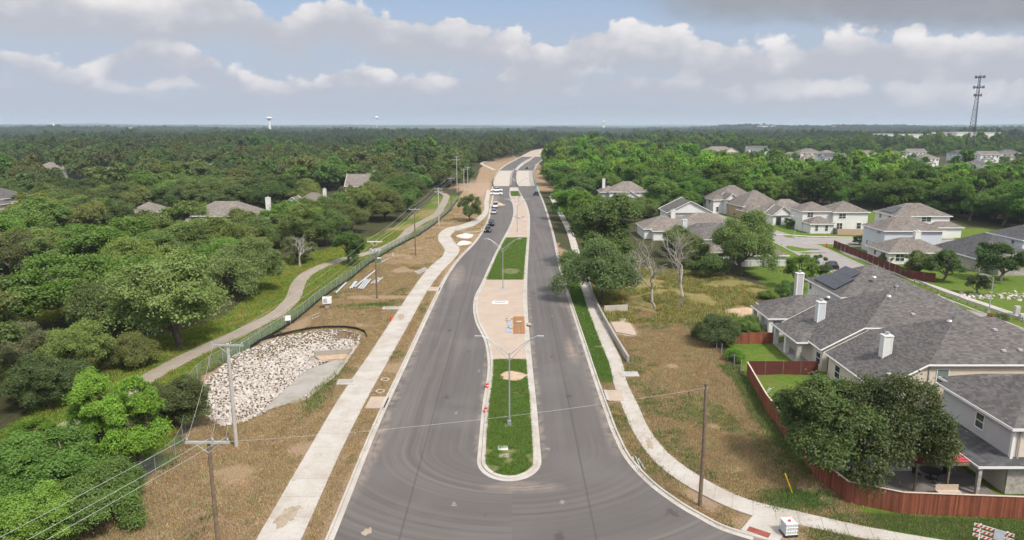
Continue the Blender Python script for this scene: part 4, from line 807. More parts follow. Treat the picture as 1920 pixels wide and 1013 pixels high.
def named_trees():
    P = plant_px
    # right foreground
    P(1552, 808, 116, 'oak', (.050, .068, .030), 'large dark oak overhanging the red board fence, left of its twin', 1.05, k=0)
    P(1658, 806, 110, 'oak', (.050, .066, .029), 'large dark oak beside the red metal patio roof', 1.2, k=1)
    P(1347, 622, 46, 'low', (.055, .08, .038), 'sprawling grey-green shrub tree over the black yard fence', .9, lod='near', name='shrub_tree')
    P(1400, 612, 30, 'low', (.06, .085, .035), 'smaller shrub tree inside the yard behind the black fence', .8, lod='near', name='shrub_tree')
    P(1382, 668, 22, 'low', (.12, .20, .025), 'bright yellow-green bush at the corner of the yard fence', .9, lod='near', name='bush', cat='bush')
    # right roadside
    P(1130, 428, 76, 'round', (.125, .175, .052), 'big round green tree right of the road, above the spreading oak', 1.0)
    P(1128, 508, 78, 'oak', OLIVE, 'spreading olive oak beside the right sidewalk wall', .95, lod='near')
    P(1078, 365, 46, 'round', (.066, .092, .042), 'dark olive tree at the road edge short of the bridge', .9)
    P(1238, 365, 42, 'round', (.07, .10, .04), 'dark rounded tree right of the grey gabled house', .95)
    P(1205, 392, 30, 'low', (.07, .10, .04), 'low tree left of the pair of brown roofs', 1.0)
    P(1100, 395, 40, 'oak', (.08, .105, .045), 'olive tree between road edge and big round green tree', 1.0)
    P(1060, 335, 34, 'round', (.085, .13, .04), 'tree at the right road edge just before the bridge', .9)
    P(1150, 388, 28, 'round', MID, 'mid green tree in front of the grey gabled house', .9)
    P(1392, 458, 64, 'oak', (.064, .09, .040), 'big dark oak hiding the white single-storey house', 1.15, lod='near')
    P(1300, 470, 42, 'oak', (.068, .092, .038), 'broad tree behind the bare dead trees', 1.0)
    P(1268, 452, 36, 'round', OLIVE, 'olive tree below the brown-roofed house', .9)
    P(1330, 500, 36, 'low', MID, 'bushy tree right of the bare dead trees', 1.1)
    P(1505, 505, 30, 'tall', BRIGHT, 'upright fresh green tree at the street, behind the solar roof', 1.0)
    P(1538, 500, 20, 'tall', DARK, 'slim dark tree right of the upright fresh green tree', .9)
    P(1477, 545, 26, 'low', MID, 'low leafy bush tree left of the white chimney', 1.0)
    P(1440, 555, 22, 'low', BRIGHT, 'bright bush at the end of the golden field', .8, name='bush', cat='bush')
    P(1772, 498, 36, 'round', (.042, .075, .028), 'dark round tree left of the larger one by the guard rail', .95)
    P(1722, 496, 30, 'round', (.05, .072, .034), 'tree in front of the low window of the pale blue house', .9)
    P(1880, 490, 48, 'round', (.036, .068, .026), 'large dark green tree below the rightmost house', .85)
    P(1836, 532, 24, 'round', (.046, .062, .034), 'small round yard tree beside the tall street lamp', 1.0)
    P(1665, 484, 18, 'low', (.075, .1, .045), 'grey-green shrub behind the dark red street fence', .8, name='shrub', cat='shrub')
    P(1398, 393, 10, 'tall', BRIGHT, 'bright young street tree by the leftmost front drive', .75)
    P(1441, 405, 10, 'round', MID, 'small young tree in front of the tan garage', .8)
    P(1483, 418, 13, 'round', BRIGHT, 'round young tree beside the corner lamp post', .75)
    P(1612, 449, 14, 'round', DARK, 'small tree at the corner of the pale blue house', .8)
    P(1880, 595, 13, 'low', (.055, .075, .045), 'round dark bush near the green utility box', .8, name='bush', cat='bush')
    P(1860, 592, 9, 'low', (.26, .20, .02), 'small golden bush at the foot of the street lamp', .9, name='bush', cat='bush')
    # left
    P(330, 562, 118, 'oak', (.096, .117, .060), 'huge grey-olive oak with bare grey limbs beside the path lawn', 1.0, lod='near', k=0)
    P(455, 502, 66, 'oak', OLIVE, 'rounded olive oak where the footpath bends', 1.0, lod='near')
    P(200, 590, 70, 'low', (.068, .09, .042), 'shaggy oak left of the huge grey-olive oak', 1.4, lod='near')
    P(265, 490, 62, 'oak', (.085, .118, .040), 'light olive tree behind the huge grey-olive oak', 1.1)
    P(400, 452, 60, 'oak', (.080, .108, .040), 'domed olive tree above the rounded oak', 1.05)
    P(85, 710, 72, 'round', (.050, .066, .032), 'dark rounded oak at the left end of the yellow meadow', .8, lod='near')
    P(25, 650, 58, 'oak', GREY, 'grey-green oak at the left edge beside the small meadow', .9, lod='near')
    P(325, 752, 64, 'round', (.046, .064, .030), 'dark dense tree against the pale rock basin', .85, lod='near')
    P(182, 768, 58, 'tall', LIME, 'bright lime green tree, left of the two', 1.22, lod='near', k=0)
    P(252, 798, 64, 'tall', LIME, 'bright lime green tree, right of the two', 1.12, lod='near', k=1)
    P(70, 885, 118, 'oak', (.125, .20, .045), 'big leafy tree filling the lower left corner', .75, k=0)
    P(180, 935, 86, 'low', (.105, .165, .042), 'bushy tree against the chain-link fence at lower left', .95, k=1)
    P(40, 990, 100, 'low', (.135, .215, .04), 'fresh green bush in the bottom left corner', .9, k=0)
    P(62, 815, 52, 'round', (.15, .25, .03), 'bright green treetop rising at the lower left', .62, lod='near', k=1)
    P(250, 660, 48, 'low', (.085, .10, .05), 'low spreading shrub at the foot of the huge grey-olive oak', 1.0, lod='near', name='shrub_tree')
    P(150, 655, 66, 'oak', (.07, .092, .04), 'dark oak at the left end of the path lawn', 1.0, lod='near')
    P(262, 428, 40, 'oak', (.07, .095, .04), 'dark spreading tree below the low brown roof in the left wood', .95)
    P(222, 402, 36, 'round', (.065, .09, .038), 'dark rounded tree left of the low brown roof', .9)
    P(375, 434, 38, 'oak', (.075, .105, .045), 'spreading tree at the left foot of the brown hip-roofed house', .8)
    P(468, 432, 36, 'round', (.07, .10, .042), 'rounded tree below the tall white chimney', .75)
    P(652, 462, 38, 'round', (.082, .135, .030), 'fresh green round tree behind the double-armed utility pole', .95)
    P(560, 470, 34, 'low', (.085, .095, .06), 'thin greyish tree on the lawn left of the path bend', 1.2)
    P(610, 425, 44, 'oak', MID, 'spreading tree above the fresh green round tree', 1.0)
    P(882, 392, 26, 'oak', (.075, .088, .044), 'open olive oak on the island beside the parked cars', 1.15, lod='mid', k=2)
# ------------------------------------------------------------------ wood that fills the rest
OPEN_R = [(27, 20), (27, 104), (15, 112), (14.5, 146), (27, 148), (47, 152), (44, 172), (30, 186), (30, 206), (62, 225), (70, 262), (128, 262), (150, 205), (200, 160), (200, 20)]
FAR_ROW = [(150, 470), (250, 395), (330, 415), (520, 560), (520, 700), (360, 690), (230, 760), (165, 690), (200, 640), (225, 560)]
def is_open(x, y):
    o = (x > np.interp(y, [p[1] for p in FENCE_L], [p[0] for p in FENCE_L]) - 1.5) & (x < XR(y) + np.interp(y, [0, 110, 150, 350, 352, 480, 560, 900], [30, 18, 7, 6, 9, 9, 10, 16])) & (y < 300)
    o |= (x > XL(y) - np.interp(y, [300, 330, 400, 480, 560, 620, 700, 1100], [16, 24, 15, 24, 26, 10, 7, 7])) & (x < XR(y) + np.interp(y, [300, 360, 480, 640, 800, 1100], [6, 8, 8, 8, 8, 9])) & (y >= 300) & (y < 1150)
    o |= inpoly(x, y, OPEN_R) | inpoly(x, y, MEADOW_FAR)
    o |= inpoly(x, y, LAWN_L)
    o |= edgedist(x, y, TRAIL, False) < 4.5
    o |= (x > -33) & (x < 0) & (y < 66)
    return o
def fill():
    T = np.array(TREES); H = np.array(HOUSE_SPOTS)
    def clear(x, y, tf=.75):
        k = ~is_open(x, y)
        k &= edgedist(x, y, LAWN_L) > np.where(x < -30, 4.0, 0)
        for a, b, r in T: k &= np.hypot(x - a, y - b) > r * tf + 2.2
        for a, b, r, front in H:                                  # no crowns on a house, none that would hide it from the road side
            d = math.hypot(a, b); ux, uy = -a / d, -b / d
            al = (x - a) * ux + (y - b) * uy; ac = np.abs((x - a) * -uy + (y - b) * ux)
            k &= ~((al > -r - 4) & (al < r + front) & (ac < r + 4.5))
        return k
    def band(y0, y1, sp):
        ys_ = np.arange(y0, y1, sp); P = []
        for y in ys_:
            w = .80 * y + 22; xs_ = np.arange(-w, w, sp); P.append(np.column_stack([xs_, np.full(len(xs_), y)]))
        P = np.concatenate(P); P += rng.uniform(-.42, .42, P.shape) * sp; return P
    P = band(42, 900, 9.6); P = P[clear(P[:, 0], P[:, 1])]
    row = inpoly(P[:, 0], P[:, 1], FAR_ROW); P = P[~row | (rng.random(len(P)) < .16)]
    D = np.hypot(P[:, 0], P[:, 1]); P = P[np.argsort(D)]; D = np.sort(D)
    sp1 = vnoise(P[:, 0], P[:, 1], 1 / 26, 31); sp2 = rng.random(len(P)); rad = (4.3 + 3.6 * rng.random(len(P)) ** 1.5) * (.88 + .35 * sp1) * np.where((P[:, 0] > 125) & (P[:, 1] > 375) & (P[:, 1] < 760), .56, 1)
    right = P[:, 0] > 4
    n_ind = 0
    def species(i):
        q = sp1[i] * .6 + sp2[i] * .4
        if right[i]:
            c = [(.052, .082, .026), (.066, .112, .026), (.090, .150, .026), (.115, .185, .028)][min(3, int(q * 4.4))]; w = ['dark green', 'mid green', 'fresh green', 'bright green'][min(3, int(q * 4.4))]
        else:
            c = [(.042, .060, .027), (.056, .078, .034), (.075, .095, .040), (.066, .112, .032)][min(3, int(q * 4.2))]; w = ['dark green', 'mid green', 'olive', 'fresh green'][min(3, int(q * 4.2))]
        return c, w
    rest = []
    dep = P[:, 1] * math.cos(PITCH) + 25 * math.sin(PITCH); U = 960 + FPX * P[:, 0] / dep
    cuts = [150, 330, 500, 640, 760, 955, 1100, 1260, 1450, 1650, 1800]; MARK = ['at the left edge', 'left of the brown hip-roofed house', 'around the brown hip-roofed house', 'right of the brown hip-roofed house', 'around the steep roof with end chimney', 'behind the far utility poles', 'along the right road edge', 'around the grey gabled house', 'behind the arched porch house', 'behind the white corner house', 'behind the house with solar hip roof', 'near the right edge']
    bins = np.searchsorted(cuts, U); third = np.zeros(len(P), int)
    for k in range(12):
        w = np.where(bins[:252] == k)[0]; third[w] = (np.arange(len(w)) * 4 // max(1, len(w)))
    for i in range(len(P)):
        x, y = P[i]; c, w = species(i)
        sh = ('round', 'oak', 'tall')[int(sp2[i] * 7919) % 3] if right[i] else ('oak', 'oak', 'round')[int(sp2[i] * 7919) % 3]
        if n_ind < 252:
            zone = ('front row of the wood', 'near part of the wood', 'middle of the wood', 'back of the wood')[third[i]] + ' ' + MARK[bins[i]]
            plant(x, y, rad[i], sh, c, f'{w} {"spreading" if sh == "oak" else "rounded" if sh == "round" else "upright"} tree, {zone}', f'{w} {sh} trees, {zone}', float(rng.uniform(.85, 1.1)) * float(np.clip(4.9 / rad[i], .6, 1.15)) ** .6, lod='mid' if D[i] > 62 else 'near')
            n_ind += 1
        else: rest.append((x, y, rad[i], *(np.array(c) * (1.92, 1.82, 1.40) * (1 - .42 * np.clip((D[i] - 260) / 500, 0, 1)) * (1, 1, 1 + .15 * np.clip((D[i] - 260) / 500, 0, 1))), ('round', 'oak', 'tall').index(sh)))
    for y0, y1, sp, k in ((900, 1700, 10.0, 1.3), (1700, 3900, 14.5, 1.9)):
        Q = band(y0, y1, sp); ok = np.ones(len(Q), bool)
        if y0 < 1150: ok = clear(Q[:, 0], Q[:, 1])
        ok &= vnoise(Q[:, 0], Q[:, 1], 1 / 130, 41) < .80
        Q = Q[ok]; s1 = vnoise(Q[:, 0], Q[:, 1], 1 / 90, 33); s2 = rng.random(len(Q))
        for j in range(len(Q)):
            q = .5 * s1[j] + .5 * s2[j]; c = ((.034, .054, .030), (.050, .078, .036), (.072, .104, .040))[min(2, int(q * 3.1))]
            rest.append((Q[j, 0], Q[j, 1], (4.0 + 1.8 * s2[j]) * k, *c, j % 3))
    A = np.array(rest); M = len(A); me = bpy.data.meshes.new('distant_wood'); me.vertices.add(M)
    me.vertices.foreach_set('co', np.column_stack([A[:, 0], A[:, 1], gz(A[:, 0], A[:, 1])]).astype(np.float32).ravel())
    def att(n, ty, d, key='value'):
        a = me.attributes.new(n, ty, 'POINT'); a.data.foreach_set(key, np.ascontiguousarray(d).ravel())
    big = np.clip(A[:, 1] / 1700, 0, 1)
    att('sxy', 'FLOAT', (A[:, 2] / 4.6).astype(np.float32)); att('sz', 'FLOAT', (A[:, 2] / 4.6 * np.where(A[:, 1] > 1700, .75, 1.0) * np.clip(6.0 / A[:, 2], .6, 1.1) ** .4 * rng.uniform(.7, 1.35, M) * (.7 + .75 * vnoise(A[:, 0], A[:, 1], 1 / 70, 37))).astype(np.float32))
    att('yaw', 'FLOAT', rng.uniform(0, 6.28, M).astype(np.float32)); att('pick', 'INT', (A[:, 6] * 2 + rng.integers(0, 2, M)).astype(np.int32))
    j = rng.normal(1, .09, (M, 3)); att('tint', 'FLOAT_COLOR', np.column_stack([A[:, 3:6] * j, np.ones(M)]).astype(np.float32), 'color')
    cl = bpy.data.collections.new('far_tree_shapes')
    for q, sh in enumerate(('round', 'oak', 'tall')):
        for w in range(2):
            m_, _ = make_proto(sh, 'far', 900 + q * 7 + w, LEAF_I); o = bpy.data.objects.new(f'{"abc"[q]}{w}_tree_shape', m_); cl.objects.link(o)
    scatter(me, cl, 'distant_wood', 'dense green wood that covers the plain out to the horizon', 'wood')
def scatter(me, cl, name, label, cat):
    ob = new_obj(name, me); tag(ob, label, cat, kind='stuff')
    ng = bpy.data.node_groups.new(name, 'GeometryNodeTree')
    ng.interface.new_socket('Geometry', in_out='INPUT', socket_type='NodeSocketGeometry'); ng.interface.new_socket('Geometry', in_out='OUTPUT', socket_type='NodeSocketGeometry')
    N, L = ng.nodes, ng.links; gi, go = N.new('NodeGroupInput'), N.new('NodeGroupOutput')
    ip = N.new('GeometryNodeInstanceOnPoints'); ci = N.new('GeometryNodeCollectionInfo'); ci.inputs['Collection'].default_value = cl; ci.inputs['Separate Children'].default_value = True; ci.inputs['Reset Children'].default_value = True
    def na(n, ty):
        x = N.new('GeometryNodeInputNamedAttribute'); x.data_type = ty; x.inputs['Name'].default_value = n; return x.outputs['Attribute']
    cr, cs = N.new('ShaderNodeCombineXYZ'), N.new('ShaderNodeCombineXYZ')
    L.new(na('yaw', 'FLOAT'), cr.inputs[2]); sx = na('sxy', 'FLOAT'); L.new(sx, cs.inputs[0]); L.new(sx, cs.inputs[1]); L.new(na('sz', 'FLOAT'), cs.inputs[2])
    L.new(gi.outputs[0], ip.inputs['Points']); L.new(ci.outputs[0], ip.inputs['Instance']); ip.inputs['Pick Instance'].default_value = True
    L.new(na('pick', 'INT'), ip.inputs['Instance Index']); L.new(cr.outputs[0], ip.inputs['Rotation']); L.new(cs.outputs[0], ip.inputs['Scale'])
    L.new(ip.outputs[0], go.inputs[0])
    md = ob.modifiers.new('scatter', 'NODES'); md.node_group = ng
    return ob
def far_canopy():
    az = np.radians(np.arange(-46, 46, .11)); r = 3500 * 1.018 ** np.arange(74); A_, R_ = np.meshgrid(az, r); X = (R_ * np.sin(A_)).ravel(); Y = (R_ * np.cos(A_)).ravel()
    Z = gz(X, Y) + 4 + 5 * vnoise(X, Y, 1 / 35, 51) + 4 * vnoise(X, Y, 1 / 110, 52) + rng.random(len(X)) * 3.5
    n = len(az); i = np.arange((n - 1) * (len(r) - 1)); a = (i // (n - 1)) * n + i % (n - 1)
    t = MT('far_canopy'); q = t.noise(.02, 5, .7); w = t.noise(.0012, 3); c = t.mix(t.mapr(q, .3, .7), (.036, .052, .028), (.070, .092, .042)); c = t.mix(t.mapr(w, .5, .7, 0, .5), c, (.085, .10, .05)); t.color(c); t.rough(1); t.b.inputs['Specular IOR Level'].default_value = 0
    o = new_obj('far_woodland', np_mesh('far_woodland', np.column_stack([X, Y, Z]), np.stack([a, a + 1, a + n + 1, a + n], 1), t.m)); tag(o, 'hazy far woodland and low hills along the horizon', 'woodland', kind='stuff')

# ------------------------------------------------------------------ rock basin
def hull_rock(seed):
    import bmesh
    g = np.random.default_rng(seed); bm = bmesh.new()
    for p in unit(g.normal(size=(11, 3))) * g.uniform(.78, 1.0, (11, 1)) * np.array((1, .74, .58)): bm.verts.new(p * .5)
    r = bmesh.ops.convex_hull(bm, input=bm.verts); bmesh.ops.delete(bm, geom=[e for e in r['geom_interior'] if isinstance(e, bmesh.types.BMVert)], context='VERTS')
    me = bpy.data.meshes.new('rock'); bm.to_mesh(me); bm.free(); return me
t = MT('limestone'); v = t.attr('v', 'Fac'); q = t.oinfo('Random'); k = t.noise(4, 4, .6, t.obj)
lime = t.mix(t.mapr(k, .3, .7), (.50, .45, .40), (.38, .33, .285)); lime = t.mix(t.mapr(t.math('FRACT', t.math('ADD', t.math('MULTIPLY', q, 7.3), v)), .55, 1, 0, .7), lime, (.57, .53, .49)); t.color(lime); t.rough(.92); t.bump(k, .3, .05); ROCKM = t.m
def rock_basin():
    root = thing('rock_basin', 'drainage basin lined with pale limestone rubble beside the left sidewalk', 'rock basin', (-29, 83, -1.1))
    protos = [hull_rock(60 + i) for i in range(7)]
    for p in protos: p.materials.append(ROCKM)
    P = rng.uniform((-38, 65), (-21, 100), (26000, 2)); P = P[inpoly(P[:, 0], P[:, 1], BASIN)]
    apron = [(-27.9, 69), (-27.3, 79), (-26.5, 85.5), (-24, 90), (-21, 90.2), (-21, 70)]
    P = P[~inpoly(P[:, 0], P[:, 1], apron)]; keep = []
    cell = {}
    for p in P:
        i, j = int(p[0] // .3), int(p[1] // .3)
        if any((p[0] - k[0]) ** 2 + (p[1] - k[1]) ** 2 < .060 for a in (-1, 0, 1) for b in (-1, 0, 1) for k in cell.get((i + a, j + b), ())): continue
        cell.setdefault((i, j), []).append(p); keep.append(p)
    K = np.array(keep); K = K[np.argsort(np.hypot(K[:, 0], K[:, 1]))]; Z = gz(K[:, 0], K[:, 1])
    V, F, A, off = [], [], [], 0
    for i, (x, y) in enumerate(K):
        s = .36 + .5 * rng.random() ** 1.6; me = protos[i % 7]; rot = rng.uniform(0, 6.28, 3) * (1, .18, .18)
        if i < 300:
            o = new_obj('rock', me, root, (x + 29, y - 83, Z[i] + 1.1 + .10)); o.scale = (s, s, s); o.rotation_euler = (rot[1], rot[2], rot[0])
        else:
            c = np.array([v.co for v in me.vertices]) * s; a = rot[0]; c = np.column_stack([c[:, 0] * math.cos(a) - c[:, 1] * math.sin(a), c[:, 0] * math.sin(a) + c[:, 1] * math.cos(a), c[:, 2] + rot[1] * .1 * c[:, 0]])
            V.append(c + (x + 29, y - 83, Z[i] + 1.1 + .14)); F += [tuple(off + j for j in p.vertices) for p in me.polygons]; A += [rng.random()] * len(c); off += len(c)
    me = bpy.data.meshes.new('rocks'); me.from_pydata(np.concatenate(V).tolist(), [], F); me.materials.append(ROCKM); a = me.attributes.new('v', 'FLOAT', 'POINT'); a.data.foreach_set('value', np.array(A, np.float32)); new_obj('rubble', me, root)['kind'] = 'stuff'
rock_basin()
q = thing('culvert_apron', 'grey concrete apron with side wall and headwall at the rock basin', 'apron', (-23.5, 82, 0))
mb = MB(); mb.add([(-4.4, -12.6, -.98), (-2.6, -12.9, -.85), (.4, -9, -.6), (1.75, -1, -.75), (1.75, 6.8, -.85), (0, 7.2, -.9), (-3.0, 3.4, -.98), (-3.9, -4, -.98)], [tuple(range(8))]); mb.build('slab', CONC_D, q)
mb = MB(); mb.prism([(-2.3, -12.6), (-2.0, -12.8), (.55, -9.2), (2.1, -1.1), (2.1, 11.4), (1.72, 11.4), (1.72, -1.05), (.2, -9)], -1.3, .06); mb.build('side_wall', CONC, q)
mb = MB(); mb.prism([(-3.6, 8.3), (-3.5, 8.0), (1.72, 9.2), (1.72, 9.55)], -1.3, -.12); mb.build('headwall', CONC_D, q)
mb = MB(); mb.prism([(-3.4, 8.0), (-2.2, 6.4), (0, 7.0), (1.7, 6.9), (1.7, 9.2)], -1.3, -.78); mb.build('silt', SAND, q)
def lowfence(P, hgt, name, label, cat, mat, postmat, step=2.5):
    P = resample(P, step); z = gzv(P); root = thing(name, label, cat, (P[0, 0], P[0, 1], float(z[0]))); Q = np.column_stack([P - P[0], z - z[0]])
    for a, b in zip(Q[:-1], Q[1:]):
        mb = MB(); mb.add([(*a[:2], a[2] - .1), (*b[:2], b[2] - .1), (*b[:2], b[2] + hgt), (*a[:2], a[2] + hgt)], [(0, 1, 2, 3)]); mb.build('fabric', mat, root)
    for a in Q: mb = MB(); mb.tube((a[0], a[1], a[2] - .2), (a[0], a[1], a[2] + hgt + .1), .03, n=5); mb.build('stake', postmat, root)
lowfence([(-36.2, 93), (-33.4, 97.2), (-29, 100.4), (-25, 100.6), (-22, 98.6), (-21, 96)], .42, 'silt_fence', 'low black silt fence curving round the top of the rock basin', 'silt fence', BLACK, DARKM, 2.0)
def screen_mat(name, c, tr):
    t = MT(name); w = t.noise(1.2, 3, .6); t.color(t.mix(t.mapr(w, .3, .7), c, tuple(q * .7 for q in c))); t.rough(.7); s = t.N.new('ShaderNodeBsdfTransparent'); m = t.N.new('ShaderNodeMixShader'); m.inputs[0].default_value = 1 - tr
    t.L.new(s.outputs[0], m.inputs[1]); t.L.new(t.b.outputs[0], m.inputs[2]); t.L.new(m.outputs[0], t.o.inputs['Surface']); return t.m
MESHM = screen_mat('green_mesh', (.20, .265, .20), .40); LINKM = screen_mat('chain_link', (.30, .32, .31), .80)
def chain_fence():
    P = resample(FENCE_L, 3.0); z = gzv(P); root = thing('chain_link_fence', 'long chain-link fence with green screen mesh along the footpath', 'fence', (P[0, 0], P[0, 1], float(z[0]))); Q = np.column_stack([P - P[0], z - z[0]]); hh = 1.75
    for i, (a, b) in enumerate(zip(Q[:-1], Q[1:])):
        y = P[i, 1]; mb = MB(); mb.add([(*a[:2], a[2]), (*b[:2], b[2]), (*b[:2], b[2] + hh), (*a[:2], a[2] + hh)], [(0, 1, 2, 3)]); mb.build('mesh_panel', MESHM if y > 84 else LINKM, root)
        mb = MB(); mb.tube((*a[:2], a[2] + hh), (*b[:2], b[2] + hh), .018, n=5, cap=False); mb.build('top_rail', STEEL, root)
        if y > 90: d = np.array((.14, 0, 0)); mb = MB(); mb.add([a + d, b + d, b + d + (0, 0, .38), a + d + (0, 0, .42)], [(0, 1, 2, 3)]); mb.build('silt_skirt', BLACK, root)
    for a in Q: mb = MB(); mb.tube((a[0], a[1], a[2] - .2), (a[0], a[1], a[2] + hh + .08), .032, n=6); mb.build('post', STEEL, root)
chain_fence()

# ------------------------------------------------------------------ utility poles and lines
CER = simple('insulator', (.35, .36, .38), .3, .1); PALEP = simple('pale_pole', (.42, .39, .35), .8, .1, 2); ARMM = simple('pole_arm', (.36, .38, .38), .6, .1)
def pole(x, y, hgt, label, wood=True, arms=((0, 2.6),), rz=0.0, tr=False):
    root = thing('utility_pole', label, 'utility pole', (x, y, float(gz(x, y))), rz)
    mb = MB(); mb.tube((0, 0, -.4), (0, 0, hgt), .17 if wood else .20, .11 if wood else .14, 10); mb.build('shaft', WOODP if wood else PALEP, root)
    for dz, w in arms:
        mb = MB(); mb.box(-w / 2, w / 2, -.20, -.09, hgt - .42 - dz, hgt - .26 - dz); mb.tube((-w * .3, -.15, hgt - .4 - dz), (0, -.12, hgt - 1.1 - dz), .025, n=4); mb.tube((w * .3, -.15, hgt - .4 - dz), (0, -.12, hgt - 1.1 - dz), .025, n=4); a = mb.build('crossarm', ARMM if not tr else WHITE, root)
        for s in (-.46, 0.12, .46): mb = MB(); mb.lathe(s * w, -.15, [(.03, hgt - .26 - dz), (.07, hgt - .2 - dz), (.07, hgt - .1 - dz), (.03, hgt - .02 - dz)], 8); mb.build('insulator', CER, a)
    if tr:
        for s in (-.7, 0, .7): mb = MB(); mb.lathe(s, -.32, [(.16, hgt - 2.3), (.18, hgt - 2.2), (.18, hgt - 1.6), (.1, hgt - 1.5)], 8); mb.build('fuse_cutout', CER, root)
        mb = MB(); mb.box(-1.0, 1.0, -.2, -.08, hgt - 1.9, hgt - 1.75); mb.build('lower_arm', WHITE, root)
    return root
PL = [(-20.0, 42.3, 10, 'wooden utility pole with grey crossarm nearest the camera, lower left', True, ((0, 2.9),)), (-26.3, 61.2, 10.3, 'thick pale concrete pole at the bottom of the rock basin', False, ((-.2, 3.0),)),
      (-23.9, 119.0, 10.6, 'wooden pole with white double arms beside the pipe stacks', True, ((0, 2.6),)), (-22.7, 160.2, 11.3, 'plain wooden pole with one arm, second beyond the pipe stacks', True, ((0, 2.5),)),
      (-22.2, 208.6, 11.8, 'pale straight pole with two arms beside the footpath', False, ((0, 2.5), (.9, 2.2))), (-21.8, 249.0, 11.9, 'dark wooden pole where the footpath bends away', True, ((0, 2.5),)),
      (-25.2, 318, 16.5, 'tallest far pole with a square double frame on top', False, ((0, 3), (1.2, 3))), (-22.8, 329.3, 10.2, 'left one of the paired pale poles before the bridge', False, ((0, 2.8),)), (-21.7, 340.8, 10.4, 'right one of the paired pale poles before the bridge', False, ((0, 2.8),))]
for i, p in enumerate(PL): pole(*p[:5], p[5], tr=(i == 2))
def sag(a, b, s, n=14):
    a = np.array(a, float); b = np.array(b, float); return [a + (b - a) * k / n - np.array((0, 0, 4 * s * (k / n) * (1 - k / n))) for k in range(n + 1)]
WIRE = simple('wire_metal', (.42, .42, .42), .5, .05)
for k, (s, nm) in enumerate(((-.46, 'left conductor of the power line along the footpath'), (.12, 'middle conductor of the power line along the footpath'), (.46, 'right conductor of the power line along the footpath'))):
    pts = [(-36 + s * 3, 4, 10.3)]
    for x, y, h_, *_r in PL[:6] + PL[7:8]: pts.append((x + s * 2.7, y - .15, h_ + .02))
    mb = MB()
    for a, b in zip(pts[:-1], pts[1:]): mb.path(sag(a, b, .012 * math.dist(a, b)), .012 if a[1] < 100 else .02, 4)
    tag(mb.build('power_line', WIRE), nm, 'power line')
q = thing('wooden_pole', 'bare wooden pole standing on the verge at the right corner', 'pole', (15.15, 50.8, 0)); mb = MB(); mb.tube((0, 0, -.4), (.05, 0, 5), .165, .15, 10, False); mb.tube((.05, 0, 5), (-.08, 0, 10.4), .15, .115, 10); mb.build('shaft', WOODP, q); mb = MB(); mb.tube((-.22, 0, 10.0), (.1, 0, 10.05), .05, n=6); mb.build('wire_clamp', STEEL, q)
mb = MB(); mb.path(sag((-19.9, 42.4, 9.5), (14.9, 50.8, 10.0), .5, 24), .009, 4); tag(mb.build('span_wire', WIRE), 'thin wire slung across the road between two wooden poles', 'wire')

# ------------------------------------------------------------------ street lamps
def lamp(x, y, label, z=.15, arms=(1, -1), hgt=7.7, reach=2.75, rise=1.75, rz=0.0):
    r = thing('street_lamp', label, 'street lamp', (x, y, z), rz); mb = MB(); mb.tube((0, 0, .5), (0, 0, hgt), .095, .06, 8); mb.build('pole', STEEL, r)
    mb = MB(); mb.cbox(0, 0, .27, .36, .36, .5); mb.cbox(0, 0, .02, .9, .9, .08); mb.build('base', STEEL, r)
    for s in arms:
        mb = MB(); P = [(s * .05, 0, hgt - .15), (s * reach * .45, 0, hgt + rise * .5), (s * reach * .8, 0, hgt + rise * .88), (s * reach, 0, hgt + rise)]; mb.path(P, .04, 6)
        mb.path([(s * .05, 0, hgt - .75), (s * reach * .45, 0, hgt + rise * .5 - .32), (s * reach * .78, 0, hgt + rise * .82)], .028, 6); mb.tube((s * reach * .3, 0, hgt + rise * .18), (s * reach * .3, 0, hgt + rise * .33), .02, n=4)
        a = mb.build('arm', STEEL, r); mb = MB(); mb.cbox(s * (reach + .32), 0, hgt + rise + .0, .72, .26, .12); mb.build('lamp_head', STEEL, a)
lamp(-.27, 65.7, 'twin-armed street lamp in the near grass bed of the median'); lamp(-1.7, 126, 'twin-armed street lamp on the tan paving in the wide median'); lamp(1.5, 197, 'twin-armed street lamp between the two scrap piles on the median'); lamp(2.6, 275, 'twin-armed street lamp on the median tip before the bridge'); lamp(3.3, 478, 'distant twin-armed street lamp beyond the bridge', .2)
lamp(77.3, 108.4, 'single-armed street lamp beside the guard rail', 0, (-1,), 6.2, 1.7, .5); lamp(76.6, 185.5, 'white lamp post at the corner lawn of the white corner house', 0, (-1,), 6.0, 1.2, .3); lamp(318, 566, 'tall lamp with curved arm among the far houses', 0, (1,), 10, 2.5, 1.2)

